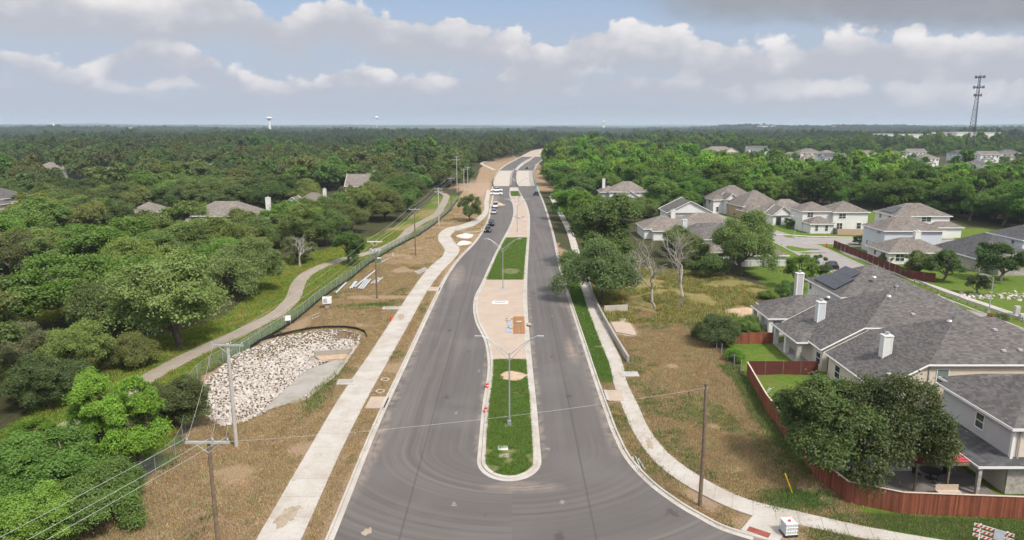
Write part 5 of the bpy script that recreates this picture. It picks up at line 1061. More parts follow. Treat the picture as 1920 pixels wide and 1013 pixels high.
# ------------------------------------------------------------------ vehicles
TYRE = simple('tyre', (.018, .018, .018), .85); RIM = simple('rim', (.4, .4, .42), .35, .05, metal=.7); HEADL = simple('headlight', (.7, .7, .68), .2); TAIL = simple('tail_light', (.25, .01, .01), .3)
def paint(n, c):
    m = simple('car_paint_' + n, c, .3, .03); m.node_tree.nodes['Principled BSDF'].inputs['Coat Weight'].default_value = .6; return m
PW, PK, PS, PB = paint('white', (.72, .72, .71)), paint('black', (.012, .012, .014)), paint('silver', (.45, .46, .48)), paint('blue', (.03, .05, .12))
def loft(secs):
    """secs: list of (x, halfwidth, zbottom, ztop)"""
    mb = MB(); v = []
    for x, w, z0, z1 in secs: v += [(x, -w, z0), (x, w, z0), (x, w * 1.0, (z0 + z1) * .5), (x, w * .86, z1), (x, -w * .86, z1), (x, -w, (z0 + z1) * .5)]
    n = len(secs); f = [(6 * i + k, 6 * i + (k + 1) % 6, 6 * i + 6 + (k + 1) % 6, 6 * i + 6 + k) for i in range(n - 1) for k in range(6)]
    return mb.add(v, f + [tuple(range(5, -1, -1)), tuple(range(6 * n - 6, 6 * n))])
def car(kind, x, y, rz, pm, label, name='car'):
    r = thing(name, label, {'pickup': 'pickup', 'van': 'van'}.get(kind, 'car'), (x, y, .03), rz)
    if kind == 'pickup':
        body = [(-2.75, .88, .55, .95), (-2.7, .95, .45, 1.12), (-.9, .97, .42, 1.12), (1.2, .97, .42, 1.12), (2.4, .95, .42, 1.06), (2.75, .86, .5, .95)]; cab = [(-.95, .84, 1.1, 1.16), (-.7, .80, 1.1, 1.86), (.75, .80, 1.1, 1.88), (1.5, .84, 1.1, 1.16)]; ax = (-1.7, 1.75); wr = .40
    elif kind == 'van':
        body = [(-2.4, .9, .5, 1.2), (-2.3, .97, .42, 1.2), (1.5, .97, .4, 1.15), (2.3, .92, .42, 1.05), (2.5, .8, .5, .85)]; cab = [(-2.3, .88, 1.18, 1.95), (-1.9, .88, 1.15, 2.05), (.6, .85, 1.15, 2.02), (1.55, .88, 1.1, 1.2)]; ax = (-1.5, 1.5); wr = .37
    else:
        body = [(-2.25, .8, .5, .9), (-2.15, .9, .38, .98), (-.8, .92, .34, .98), (1.0, .92, .34, .96), (2.0, .88, .36, .86), (2.28, .76, .45, .72)]; cab = [(-1.95, .78, .96, 1.02), (-1.3, .70, .96, 1.48), (.2, .70, .95, 1.5), (1.15, .8, .94, 1.0)]; ax = (-1.35, 1.4); wr = .33
    loft(body).build('body', pm, r, smooth=False); g = loft(cab).build('glasshouse', GLASS, r)
    c0, c1 = cab[1], cab[2]; mb = MB(); mb.box(c0[0], c1[0], -c0[1] * .84, c0[1] * .84, c0[3] + .004, c0[3] + .06); mb.build('roof_panel', pm, g)
    if kind == 'pickup': mb = MB(); mb.box(-2.55, -1.05, -.72, .72, 1.124, 1.13); mb.build('load_bed', BLACK, r)
    for a in ax:
        for s in (-1, 1):
            mb = MB(); mb.tube((a, s * .80, wr), (a, s * 1.0, wr), wr, n=14); w = mb.build('wheel', TYRE, r); mb = MB(); mb.tube((a, s * .99, wr), (a, s * 1.012, wr), wr * .6, n=10); mb.build('rim', RIM, w)
    for s in (-1, 1):
        e = body[-1]; mb = MB(); mb.cbox(e[0] - .04, s * .62, e[3] - .08, .16, .3, .14); mb.build('headlight', HEADL, r); e = body[0]; mb = MB(); mb.cbox(e[0] + .03, s * .68, e[3] - .08, .12, .16, .26); mb.build('tail_light', TAIL, r)
car('pickup', -6.9, 306, 0, PW, 'white pickup parked crosswise by the sand heap', 'pickup_truck'); car('pickup', -7.2, 323, .1, PW, 'white pickup behind the crosswise one, nearer the bridge', 'pickup_truck'); car('van', -6.2, 258, R(-90), PW, 'white van parked behind the silver car', 'van')
car('sedan', -6.3, 240, R(-90), PS, 'silver car parked in front of the white van'); car('pickup', -6.4, 211, R(-90), PK, 'black pickup parked behind the dark car', 'pickup_truck'); car('sedan', -7.0, 198, R(-90), PK, 'dark car nearest the camera in the parked line'); car('sedan', 10.5, 494, R(90), PK, 'dark car alone on the right lane past the bridge')
car('sedan', 77.5, 233.5, .3, PK, 'black car on the drive of the arched porch house'); car('sedan', 68.9, 146, R(80), PK, 'black car parked in the street behind the solar roof'); car('van', 58, 985, R(40), PW, 'white lorry far along the road', 'van'); car('van', 66, 1000, R(40), PB, 'dark blue truck far along the road', 'van')
TEAL = paint('teal', (.02, .25, .30)); q = thing('boom_lift', 'teal boom lift on black wheels at the right road edge', 'boom lift', (10.6, 304, .03), R(90))
mb = MB(); mb.box(-1.5, 1.5, -.9, .9, .5, .95); mb.build('chassis', BLACK, q); mb = MB(); mb.box(-1.3, .9, -.7, .7, .96, 1.75); mb.build('turret', DARKM, q)
for a in (-1, 1):
    for s in (-1, 1): mb = MB(); mb.tube((a, s * .8, .48), (a, s * 1.15, .48), .48, n=14); mb.build('wheel', TYRE, q)
mb = MB(); mb.tube((-.9, 0, 1.7), (.4, .1, 4.8), .2, .17, 6); mb.tube((.4, .1, 4.8), (1.0, .1, 3.6), .14, .12, 6); o = mb.build('boom', TEAL, q)
mb = MB(); mb.box(.7, 1.5, -.8, .9, 2.5, 2.58); [mb.tube((x, y, 2.5), (x, y, 3.5), .025, n=4) for x in (.72, 1.48) for y in (-.78, .88)]; [mb.tube((.72, y, 3.5), (1.48, y, 3.5), .025, n=4) for y in (-.78, .88)]; [mb.tube((x, -.78, 3.5), (x, .88, 3.5), .025, n=4) for x in (.72, 1.48)]; mb.build('basket', TEAL, o)
named_trees(); fill(); far_canopy()

# ------------------------------------------------------------------ fences and yards on the right
REDW = MT('red_fence_board'); t = REDW; vv = t.attr('v', 'Fac'); n_ = t.noise(1.0, 4, .6, t.scale(t.pos, 6, 6, .8)); t.color(t.mix(1.0, t.mix(t.mapr(n_, .3, .7), (.18, .056, .031), (.26, .085, .047)), t.mapr(vv, 0, 1, .68, 1.25), 'MULTIPLY')); t.rough(.8); REDW = t.m
MAROON = simple('maroon_boards', (.105, .028, .024), .8, .15, 1.5, obj=False); CAPW = simple('fence_cap', (.50, .40, .32), .8, .1)
def board_fence(P, hgt, label, boards=True, mat=None, cap=True, step=2.4):
    P = np.array(P, float); root = thing('board_fence', label, 'fence', (P[0, 0], P[0, 1], 0)); O = P[0]
    for a, b in zip(P[:-1], P[1:]):
        L_ = np.linalg.norm(b - a); n = max(1, round(L_ / step)); d = (b - a) / L_; nr = np.array((-d[1], d[0]))
        for i in range(n):
            p, q = a + d * L_ * i / n - O, a + d * L_ * (i + 1) / n - O
            z = float(gz(*(p + O))) * 0
            nb = max(2, round(np.linalg.norm(q - p) / .145)) if boards else 1; V, F, A = [], [], []
            for k in range(nb):
                u0, u1 = p + (q - p) * (k + .03) / nb, p + (q - p) * (k + .97) / nb; o_ = nr * (.012 + .006 * ((k * 7) % 3)); h2 = hgt + (rng.normal(0, .012) if boards else 0)
                vs = [u0 - o_, u1 - o_, u1 + o_, u0 + o_]; m = len(V); V += [(*w, .02) for w in vs] + [(*w, h2) for w in vs]; F += [tuple(m + j for j in f) for f in ((0, 1, 5, 4), (1, 2, 6, 5), (2, 3, 7, 6), (3, 0, 4, 7), (4, 5, 6, 7))]; A += [rng.random()] * 8
            me = bpy.data.meshes.new('boards'); me.from_pydata(V, [], F); me.materials.append(mat or REDW); at_ = me.attributes.new('v', 'FLOAT', 'POINT'); at_.data.foreach_set('value', np.array(A, np.float32)); o = new_obj('board_bay', me, root); o['kind'] = 'stuff'
            mb = MB(); mb.tube((*(p + nr * .08), -.2), (*(p + nr * .08), hgt - .03), .05, n=6); mb.build('post', WOODP, root)
            if cap: mb = MB(); c = (p + q) / 2; mb.cbox(c[0], c[1], hgt + .045, np.linalg.norm(q - p), .17, .04, math.atan2(d[1], d[0])); mb.build('cap_rail', CAPW, root)
board_fence([(26.5, 58.5), (26.4, 55.4), (27.2, 51.2), (30.7, 49.5), (39.8, 48.8), (62, 48.2)], 1.85, 'red-stained board fence with pale cap rail along the lower right lawn')
board_fence([(28.7, 80.2), (27.3, 70), (26.6, 60.5)], 1.8, 'dark red board fence beside the weedy strip, running to the big oak', mat=REDW)
board_fence([(28.9, 80.6), (37.6, 80.6)], 1.8, 'maroon fence closing the near side of the middle back yard', False, MAROON, False)
board_fence([(29.4, 92.9), (36.6, 92.9)], 1.7, 'reddish fence on the far side of the middle back yard', mat=REDW, cap=False)
board_fence([(80.8, 171.5), (80.2, 158), (79.6, 145), (79.3, 134), (82.5, 131.5)], 1.9, 'long maroon fence along the subdivision street', False, MAROON, False)
board_fence([(91.5, 192.5), (103, 190.4)], 1.7, 'pale new wooden fence in front of the white corner house', mat=simple('new_wood', (.48, .34, .24), .85, .1), cap=False)
board_fence([(91.2, 199.0), (91.4, 192.6)], 1.7, 'weathered brown fence meeting the pale new one at the corner', mat=simple('old_wood', (.22, .17, .14), .85, .15), cap=False)
def iron_fence(P, label, hgt=1.5):
    P = resample(P, 1.9); root = thing('iron_fence', label, 'fence', (P[0, 0], P[0, 1], 0)); Q = P - P[0]
    for a, b in zip(Q[:-1], Q[1:]):
        mb = MB(); [mb.tube((*a, h_), (*b, h_), .02, n=4) for h_ in (.15, hgt - .1)]
        for k in range(1, 15): p = a + (b - a) * k / 15; mb.tube((*p, .05), (*p, hgt), .011, n=4)
        mb.build('railing', DARKM, root)['kind'] = 'stuff'
    for a in Q: mb = MB(); mb.box(a[0] - .04, a[0] + .04, a[1] - .04, a[1] + .04, -.2, hgt + .08); mb.build('post', STEEL, root)
iron_fence([(28.3, 81.2), (27.9, 90), (28.2, 97)], 'black railing fence with grey posts between lot and back yard', 1.6)
iron_fence([(44, 145.8), (61, 145.8)], 'dark railing in front of the white single-storey house')
# patio cover, table, playset
q = thing('patio_cover', 'red corrugated metal patio cover on wooden posts', 'patio cover', (34.6, 52.9, 0)); mb = MB(); n = 26
for i in range(n):
    y0, y1 = i * .2, (i + 1) * .2; a, b = (.05, 0) if i % 2 else (0, .05); mb.add([(-1.2, y0, 2.62 + a), (4.4, y0, 2.72 + a), (4.4, y1, 2.72 + b), (-1.2, y1, 2.62 + b)], [(0, 1, 2, 3)])
mb.build('metal_roof', simple('red_metal', (.42, .055, .065), .45, .1), q); mb = MB(); mb.box(-1.25, 4.45, -.12, 0, 2.42, 2.62); mb.build('beam', WOODP, q)
for x in (-1, 1.7, 4.2):
    for y in (-.06, 5.0): mb = MB(); mb.box(x - .07, x + .07, y - .07, y + .07, 0, 2.45); mb.build('post', WOODP, q)
mb = MB(); mb.box(-4.5, 5.5, -1.5, 6, -.1, .12); mb.build('deck', simple('deck_boards', (.17, .15, .14), .85, .2, 1.5), q)
q = thing('patio_table', 'dark round table under the red patio cover', 'table', (36.2, 55, .12)); mb = MB(); mb.lathe(0, 0, [(.85, .70), (.85, .75)], 18); mb.build('top', BLACK, q); mb = MB(); mb.tube((0, 0, .04), (0, 0, .7), .06); mb.lathe(0, 0, [(.4, 0), (.4, .05)], 12); mb.build('pedestal', BLACK, q)
def chair(x, y, rz, lb):
    r = thing('patio_chair', lb, 'chair', (x, y, .12), rz, 'chairs under the red patio cover'); mb = MB(); mb.cbox(0, 0, .44, .52, .5, .06); mb.build('seat', BLACK, r); mb = MB(); mb.cbox(-.25, 0, .74, .06, .5, .56); mb.build('backrest', BLACK, r)
    for a in (-.22, .22):
        for b in (-.21, .21): mb = MB(); mb.tube((a, b, 0), (a, b, .42), .02, n=5); mb.build('leg', DARKM, r)
for x, y, a, lb in ((35.0, 55, 0, 'black chair left of the round patio table'), (36.2, 53.9, 1.57, 'black chair in front of the round patio table'), (37.3, 55.2, 3.1, 'black chair right of the round patio table')): chair(x, y, a, lb)
q = thing('lounge_bench', 'pale wooden bench at the edge of the red patio cover', 'bench', (35.9, 52.0, .12)); mb = MB(); mb.cbox(0, 0, .42, 1.9, .55, .09); mb.build('seat', CAPW, q); mb = MB(); mb.cbox(0, .26, .7, 1.9, .06, .4); mb.build('backrest', CAPW, q); [MB().cbox(x, 0, .19, .1, .5, .38).build('leg', CAPW, q) for x in (-.8, .8)]
q = thing('swing_frame', 'brown wooden A-frame swing set behind the red fence', 'swing set', (29.2, 54.2, 0), .1)
for x in (0, 2.2):
    for s in (-1, 1): mb = MB(); mb.tube((x + s * .05, s * 1.1, -.1), (x, 0, 2.7), .06, n=6); mb.build('leg', WOODP, q)
    mb = MB(); mb.tube((x, -.62, 1.15), (x, .62, 1.15), .045, n=5); mb.build('brace', WOODP, q)
mb = MB(); mb.tube((-.3, 0, 2.72), (2.5, 0, 2.72), .07, n=6); mb.build('top_beam', WOODP, q); o = MB().cbox(1.1, 0, .6, .6, .25, .04).build('swing_seat', BLACK, q); mb = MB(); [mb.tube((1.1 + s * .27, 0, .6), (1.1 + s * .27, 0, 2.7), .012, n=4) for s in (-1, 1)]; mb.build('chain', STEEL, o)
mb = MB(); mb.prism([(27.6, 56.6), (36, 56.2), (36, 56.8), (27.6, 57.2)], -.1, .14); mb.build('yard_path', CONC)['kind'] = 'structure'
q = thing('garden_ladder', 'short white ladder lying against the dark red fence', 'ladder', (29.0, 74.5, 0)); mb = MB(); [mb.tube((s * .25, 0, .05), (s * .25 + .2, -1.0, 1.2), .035, n=5) for s in (-1, 1)]; mb.build('rail', WHITE, q); mb = MB(); [mb.tube((-.25 + .2 * k / 5, -k / 5, .05 + 1.15 * k / 5), (.25 + .2 * k / 5, -k / 5, .05 + 1.15 * k / 5), .025, n=5) for k in range(1, 5)]; mb.build('rung', WHITE, q)
q = thing('air_conditioner', 'pale outdoor unit beside the patio wall of the middle house', 'air conditioner', (37.0, 82.1, 0)); MB().cbox(0, 0, .5, 1.2, 1.0, .95).build('casing', WL['blue'], q); mb = MB(); mb.lathe(0, 0, [(.38, .976), (.38, 1.02), (.1, 1.03)], 14); mb.build('fan_grille', DARKM, q)

# ------------------------------------------------------------------ roadside pieces
q = thing('retaining_wall', 'long low concrete retaining wall right of the right sidewalk', 'wall', (15.0, 85, 0)); P = resample([(0, 0), (-.35, 10), (-.6, 20), (-.6, 34), (.1, 48), (1.2, 60)], 4.0)
for a, b in zip(P[:-1], P[1:]):
    d = (b - a) / np.linalg.norm(b - a); nr = np.array((-d[1], d[0])) * .15; a2, b2 = a + d * .008, b - d * .008; mb = MB(); mb.prism([a2 - nr, b2 - nr, b2 + nr, a2 + nr][::1], -.6, .92); mb.build('wall_panel', CONC_D, q)
q = thing('drain_slab', 'tan concrete drain slab with short headwall behind the retaining wall', 'slab', (16.6, 100, 0)); mb = MB(); mb.prism([(-1.2, -1.5), (1.3, -3.2), (1.7, -2.4), (1.6, 9), (-1.3, 10)], -.1, .10); mb.build('slab', TANC, q); mb = MB(); mb.prism([(-1.4, 10.2), (2.6, 11), (2.6, 11.3), (-1.4, 10.5)], -.1, .95); mb.build('headwall', CONC, q)
def lid(u, v, w, d, label, rz=0.0, z=.10, frame=CONC, inner=CONC_D):
    x, y = at(u, v); q = thing('inlet_cover', label, 'inlet cover', (x, y, z), rz); mb = MB(); mb.cbox(0, 0, 0, w, d, .12); mb.build('frame', frame, q); mb = MB(); mb.cbox(0, 0, .066, w * .72, d * .66, .014); mb.build('grate', inner, q)
GREYC = simple('grey_grate', (.38, .38, .39), .7, .1)
lid(650, 718, 2.2, 1.7, 'square concrete inlet cover left of the left sidewalk, near the apron', .05); lid(735, 579, 3.2, 1.7, 'concrete inlet cover by the grass clump at the left sidewalk', .05); lid(1180, 703, 2.2, 1.7, 'grey inlet cover where the right retaining wall ends', 0, .08, CONC, GREYC)
lid(943, 843, .95, .8, 'upper white lid in the near grass bed', 0, .15, WHITE, CONC); lid(944, 858, .95, .8, 'lower grey lid in the near grass bed', 0, .15, CONC_D, CONC); lid(938, 569, 2.7, 1.9, 'pale rectangular cover in the tan median paving', 0, .13, WHITE, GREYC)
for u, v, lb in ((722, 713, 'upper one of two tan rings beside the left kerb'), (713, 735, 'lower one of two tan rings beside the left kerb')):
    x, y = at(u, v); mb = MB(); mb.lathe(x, y, [(.36, .0), (.36, .14), (.55, .14), (.55, .0)], 20); tag(mb.build('manhole_ring', TANC), lb, 'manhole ring')
def inlet(x, y, side, lb):
    q = thing('kerb_inlet', lb, 'kerb inlet', (x, y, 0)); mb = MB(); mb.box(-.9, .9, -1.6, 1.6, .0, .13); mb.build('pad', TANC, q); s = side; mb = MB(); mb.box(s * .9 - .16, s * .9 + .16, -1.5, 1.5, .157, .19); mb.build('lip', CONC, q)
    mb = MB(); mb.box(s * 1.12 - .05, s * 1.12 + .05, -1.3, 1.3, .035, .13); mb.build('throat', BLACK, q)
inlet(-15.0, 71.8, 1, 'pink kerb inlet at the left road edge'); inlet(11.6, 73.8, -1, 'kerb inlet with pink pads at the right road edge'); inlet(-14.7, 126, 1, 'kerb inlet with pads far along the left road edge')
q = thing('brick_pit', 'open strip of brown bricks with sandbags in the tan median', 'brick strip', (1.05, 102.5, .155)); BRK = simple('median_brick', (.30, .155, .075), .85, .25, 3)
bm_ = MB().box(-.42, .42, -.2, .2, 0, .045).mesh('brick', BRK)
for i in range(20):
    for j in range(2): o = new_obj('brick', bm_, q, (-.48 + j * .9 + (i % 2) * .1, -5 + i * .47, 0)); o.rotation_euler = (0, 0, float(rng.normal(0, .04)))
mb = MB(); mb.prism([(-1.05, -5.2), (1.0, -5.2), (1.0, 4.6), (-1.05, 4.6)], -.05, -.004); mb.build('bed', SAND, q)
mb = MB(); mb.prism([(-1.1, -4.8), (-1.9, -4.4), (-2.0, -2.6), (-1.1, -2)], 0, .05); mb.prism([(-1.1, -1.2), (-1.7, -1), (-1.8, 1.4), (-1.1, 1.9)], 0, .06); mb.build('tarpaulin', simple('blue_grey_tarp', (.30, .34, .42), .6, .15), q)
BAG = simple('sandbag', (.42, .33, .23), .9, .15, 3)
bagm = MB().lathe(0, 0, [(.2, -.16), (.42, -.08), (.45, 0), (.38, .1), (.15, .15)], 9).mesh('sandbag', BAG, True)
for i, (x, y, z, a, lb) in enumerate(((-1.4, 2.9, .3, .3, 'sandbag topmost left of the brick strip'), (-1.6, 1.9, .3, 1.2, 'sandbag on the upper tarpaulin of the brick strip'), (.0, .6, .32, .4, 'sandbag lying on the bricks'), (-1.3, -2.2, .3, 2.0, 'sandbag on the lower tarpaulin of the brick strip'), (1.55, -.6, .3, 1.6, 'grey sandbag across the median kerb'))):
    o = new_obj('sandbag', bagm, None, (1.05 + x, 102.5 + y, z)); o.scale = (1.35, .8, .9); o.rotation_euler = (0, 0, a); tag(o, lb, 'sandbag', 'sandbags around the brick strip')
ORANGE = simple('orange_plastic', (.62, .06, .03), .5, .08)
def barrel(u, v, lb):
    x, y = at(u, v); q = thing('marker_light', lb, 'marker', (x, y, .03)); mb = MB(); mb.lathe(0, 0, [(.3, 0), (.3, .08), (.2, .1), (.2, .45), (.15, .5)], 12); mb.build('body', ORANGE, q); mb = MB(); mb.lathe(0, 0, [(.204, .22), (.204, .32)], 12); mb.build('white_band', WHITE, q)
barrel(914, 727, 'upper orange marker against the median kerb'); barrel(911, 773, 'lower orange marker against the median kerb')
x, y = at(733, 602); q = thing('fire_hydrant', 'small red hydrant on the straw verge beside the left sidewalk', 'hydrant', (x, y, 0)); mb = MB(); mb.lathe(0, 0, [(.2, 0), (.2, .1), (.13, .12), (.13, .6), (.17, .62), (.12, .78), (.03, .86)], 12); mb.build('barrel', ORANGE, q); mb = MB(); mb.tube((-.26, 0, .5), (.26, 0, .5), .07, n=8); mb.tube((0, 0, .5), (0, -.25, .5), .08, n=8); mb.build('outlet', ORANGE, q)
x, y = at(1165 + 419, 756); 
q = thing('fire_hydrant', 'red hydrant on the kerb of the subdivision corner', 'hydrant', (79.6, 172.6, 0)); mb = MB(); mb.lathe(0, 0, [(.24, 0), (.24, .1), (.17, .12), (.17, .7), (.2, .72), (.14, .9), (.03, 1.0)], 12); mb.build('barrel', ORANGE, q); mb = MB(); mb.tube((-.3, 0, .55), (.3, 0, .55), .09, n=8); mb.build('outlet', ORANGE, q)
# cabinet, pipes, signs on the left verge
x, y = at(614, 578); q = thing('utility_cabinet', 'white meter cabinet on a concrete post beside the fence', 'cabinet', (x, y, 0), .2); MB().cbox(0, 0, .45, .7, .6, .9).build('pedestal', CONC_D, q); o = MB().cbox(0, 0, 1.4, 1.45, 1.1, 1.0).build('box', WHITE, q); MB().cbox(-.28, -.556, 1.42, .6, .02, .7).build('grille', GREYC, o); MB().cbox(.1, .1, 1.96, .9, .7, .1).build('lid', CONC, q)
PIPE = simple('grey_pipe', (.50, .52, .55), .45, .1); 
def pipe(u0, v0, u1, v1, r, lb, z=0.0):
    a, b = at(u0, v0), at(u1, v1); d = math.dist(a, b); q = thing('pipe', lb, 'pipe', (*a, r + z + float(gz(*a)) + .02), math.atan2(b[1] - a[1], b[0] - a[0]), 'grey pipes lying beside the fence')
    mb = MB(); mb.tube((0, 0, 0), (d, 0, 0), r, n=10, cap=False); mb.build('tube', PIPE, q); mb = MB(); mb.tube((-.03, 0, 0), (.18, 0, 0), r * 1.16, n=10, cap=False); mb.build('collar', PIPE, q); mb = MB(); mb.tube((.02, 0, 0), (.05, 0, 0), r * .9, n=10); mb.build('bore', BLACK, q)
for i, (a, b, c, d, r, lb) in enumerate(((629, 551, 649, 531, .15, 'single grey pipe lying apart, nearest the fence'), (655, 544, 666, 530, .14, 'left pipe of the small stack'), (659, 543, 669, 530, .14, 'right pipe of the small stack'), (664, 541, 704, 509, .15, 'longest grey pipe running diagonally past the stack'), (671, 544, 687, 525, .13, 'first pipe of the middle stack'), (675, 544, 690, 526, .13, 'second pipe of the middle stack'), (679, 544, 693, 527, .13, 'third pipe of the middle stack'), (682, 541, 695, 525, .13, 'fourth pipe of the middle stack'), (695, 532, 710, 521, .09, 'first thin pipe of the right bundle'), (700, 532, 714, 521, .09, 'second thin pipe of the right bundle'), (705, 531, 718, 520, .09, 'third thin pipe of the right bundle'), (667, 513, 684, 502, .08, 'thin pipe lying by the silt skirt'), (712, 494, 728, 485, .07, 'thin pole lying near the green cabinet'), (777, 512, 797, 503, .09, 'left bar of the bundle beside the far sidewalk'), (780, 514, 800, 504, .09, 'middle bar of the bundle beside the far sidewalk'), (784, 515, 803, 506, .09, 'right bar of the bundle beside the far sidewalk'))): pipe(a, b, c, d, r, lb)
for i, (a, b, c, d, lb) in enumerate(((584, 593, 603, 586, 'upper white pipe of the pair beside the cabinet'), (585, 598, 604, 590, 'lower white pipe of the pair beside the cabinet'), (1186, 858, 1196, 884, 'left white pipe lying on the right kerb verge'), (1192, 858, 1202, 883, 'middle white pipe lying on the right kerb verge'), (1197, 862, 1210, 882, 'right white pipe lying on the right kerb verge'))): pipe(a, b, c, d, .05, lb)
x, y = at(711, 493); q = thing('utility_cabinet', 'small green cabinet at the foot of a utility pole', 'cabinet', (x, y, 0)); MB().cbox(0, 0, .55, .8, .7, 1.05).build('box', simple('cabinet_green', (.10, .20, .13), .6), q); MB().cbox(0, 0, 1.1, .86, .76, .06).build('lid', WHITE, q)
x, y = at(541, 612); q = thing('notice_board', 'white notice board on the chain-link fence', 'sign', (x - .1, y - .2, 0), .55); [MB().tube((s * .5, 0, 0), (s * .5, 0, 1.9), .03, n=5).build('post', STEEL, q) for s in (-1, 1)]; MB().cbox(0, -.04, 1.35, 1.1, .03, .8).build('panel', WHITE, q)
for u, v, lb in ((737, 482, 'white marker post on the straw verge by the second pole'), (575, 757, 'small stake on the verge below the apron')):
    x, y = at(u, v); q = thing('marker_post', lb, 'post', (x, y, 0)); MB().cbox(0, 0, .45, .12, .12, .95).build('stake', WHITE if u > 600 else WOODP, q); MB().cbox(0, 0, .95, .13, .13, .08).build('cap', WHITE, q)
q = thing('guy_guard', 'yellow guy-wire guard leaning by the grass clump', 'guy guard', (23.3, 52.3, 0)); mb = MB(); mb.tube((0, 0, 0), (-.75, .2, 1.9), .045, n=6); mb.build('guard', simple('safety_yellow', (.65, .42, .02), .5), q); mb = MB(); mb.tube((0, 0, -.1), (.12, -.03, .15), .02, n=5); mb.build('anchor_rod', STEEL, q)
# caged tank and barricade
x, y = at(1478, 1003); q = thing('caged_tank', 'white caged liquid tank with orange cap at the corner walk', 'tank', (x, y, .09), .12); q.scale = (.88, .88, .95); MB().cbox(0, 0, .62, 1.0, .95, .95).build('bottle', simple('milky_plastic', (.62, .63, .62), .5, .05), q); MB().cbox(0, 0, .07, 1.15, 1.1, .14).build('pallet', DARKM, q); mb = MB()
for k in range(6):
    for s in (-1, 1): mb.tube((-.54 + k * .216, s * .52, .14), (-.54 + k * .216, s * .52, 1.14), .014, n=4); mb.tube((s * .56, -.5 + k * .2, .14), (s * .56, -.5 + k * .2, 1.14), .014, n=4)
for k in range(4):
    z = .22 + k * .3; [mb.tube((-.56, s * .52, z), (.56, s * .52, z), .014, n=4) for s in (-1, 1)]; [mb.tube((s * .56, -.52, z), (s * .56, .52, z), .014, n=4) for s in (-1, 1)]
mb.build('cage', STEEL, q); mb = MB(); mb.lathe(0, 0, [(.12, 1.09), (.12, 1.2), (.08, 1.22)], 12); mb.build('cap', ORANGE, q)
x, y = at(1858, 1030); q = thing('road_barricade', 'white and orange striped folding barricade in the bottom right corner', 'barricade', (x, y, 0), R(-38))
for k, z in enumerate((.75, 1.15, 1.55)):
    o = MB().cbox(0, 0, z, 2.4, .05, .22).build('rail', WHITE, q); n = 9
    for j in range(n):
        x0 = -1.15 + j * .26; mb = MB(); mb.add([(x0, -.029, z - .109), (x0 + .13, -.029, z - .109), (x0 + .25, -.029, z + .109), (x0 + .12, -.029, z + .109)], [(0, 1, 2, 3)]); mb.build('stripe', ORANGE, o)
for s in (-1, 1): mb = MB(); mb.tube((s * .8, -.1, 0), (s * .8, .04, 1.7), .04, n=5); mb.tube((s * .8, .8, 0), (s * .8, .05, 1.7), .04, n=5); mb.build('leg', WHITE, q)
MB().cbox(.35, -.06, 1.3, .62, .03, .8).build('sign_panel', simple('grey_panel', (.55, .56, .6), .5), q)
# heaps
def heap(name, u, v, rx, ry, h_, mat, label, seed, cat):
    x, y = at(u, v); g = np.random.default_rng(seed); n = 26; V = [(0, 0, h_)]; F = []
    for i in range(1, 6):
        for k in range(n):
            a = 2 * math.pi * k / n; r_ = i / 5 * (1 + .12 * math.sin(3 * a + seed) + .07 * g.normal()); V.append((rx * r_ * math.cos(a), ry * r_ * math.sin(a), h_ * (1 - i / 5) ** 1.15 + .06 * h_ * g.normal() * (i < 5) - .06 * (i == 5)))
    F += [(0, 1 + k, 1 + (k + 1) % n) for k in range(n)] + [(1 + i * n + k, 1 + i * n + n + k, 1 + i * n + n + (k + 1) % n, 1 + i * n + (k + 1) % n) for i in range(4) for k in range(n)]
    mb = MB(); mb.add(V, F); tag(mb.build(name, mat, None, (x, y, .03)), label, cat)
heap('sand_heap', 932, 384, 3.1, 3.6, 1.3, SAND, 'tan sand heap on the left lane', 3, 'heap'); PALER = simple('pale_rubble', (.58, .53, .48), .95, .2, 2.5, bump=.6)
heap('rubble_heap', 872, 443, 2.3, 4.5, .8, PALER, 'upper pale rubble heap on the island by the dark car', 5, 'heap'); heap('rubble_heap', 870, 456, 2.0, 3.6, .6, PALER, 'lower pale rubble heap on the island', 8, 'heap')
heap('sand_heap', 1400, 587, 5.2, 2.6, .9, SAND, 'sandy mound at the end of the golden field', 9, 'heap')
for u, v, lb, sd_ in ((969, 372, 'scrap of white pipes on the median before the bridge', 2), (975, 412, 'scrap of grey pieces on the median, nearer the camera', 4)):
    x, y = at(u, v); q = thing('scrap_pile', lb, 'scrap', (x, y, .15)); g = np.random.default_rng(sd_)
    for k in range(12): a = g.uniform(0, 6.28); p = g.uniform(-1.6, 1.6, 2) * (1, 2.6); mb = MB(); mb.tube((*p, .08 + .05 * k), (p[0] + math.cos(a) * 1.6, p[1] + math.sin(a) * 1.6, .1 + .04 * k), .05, n=5); mb.build('rod', (STEEL, WHITE, DARKM)[k % 3], q)
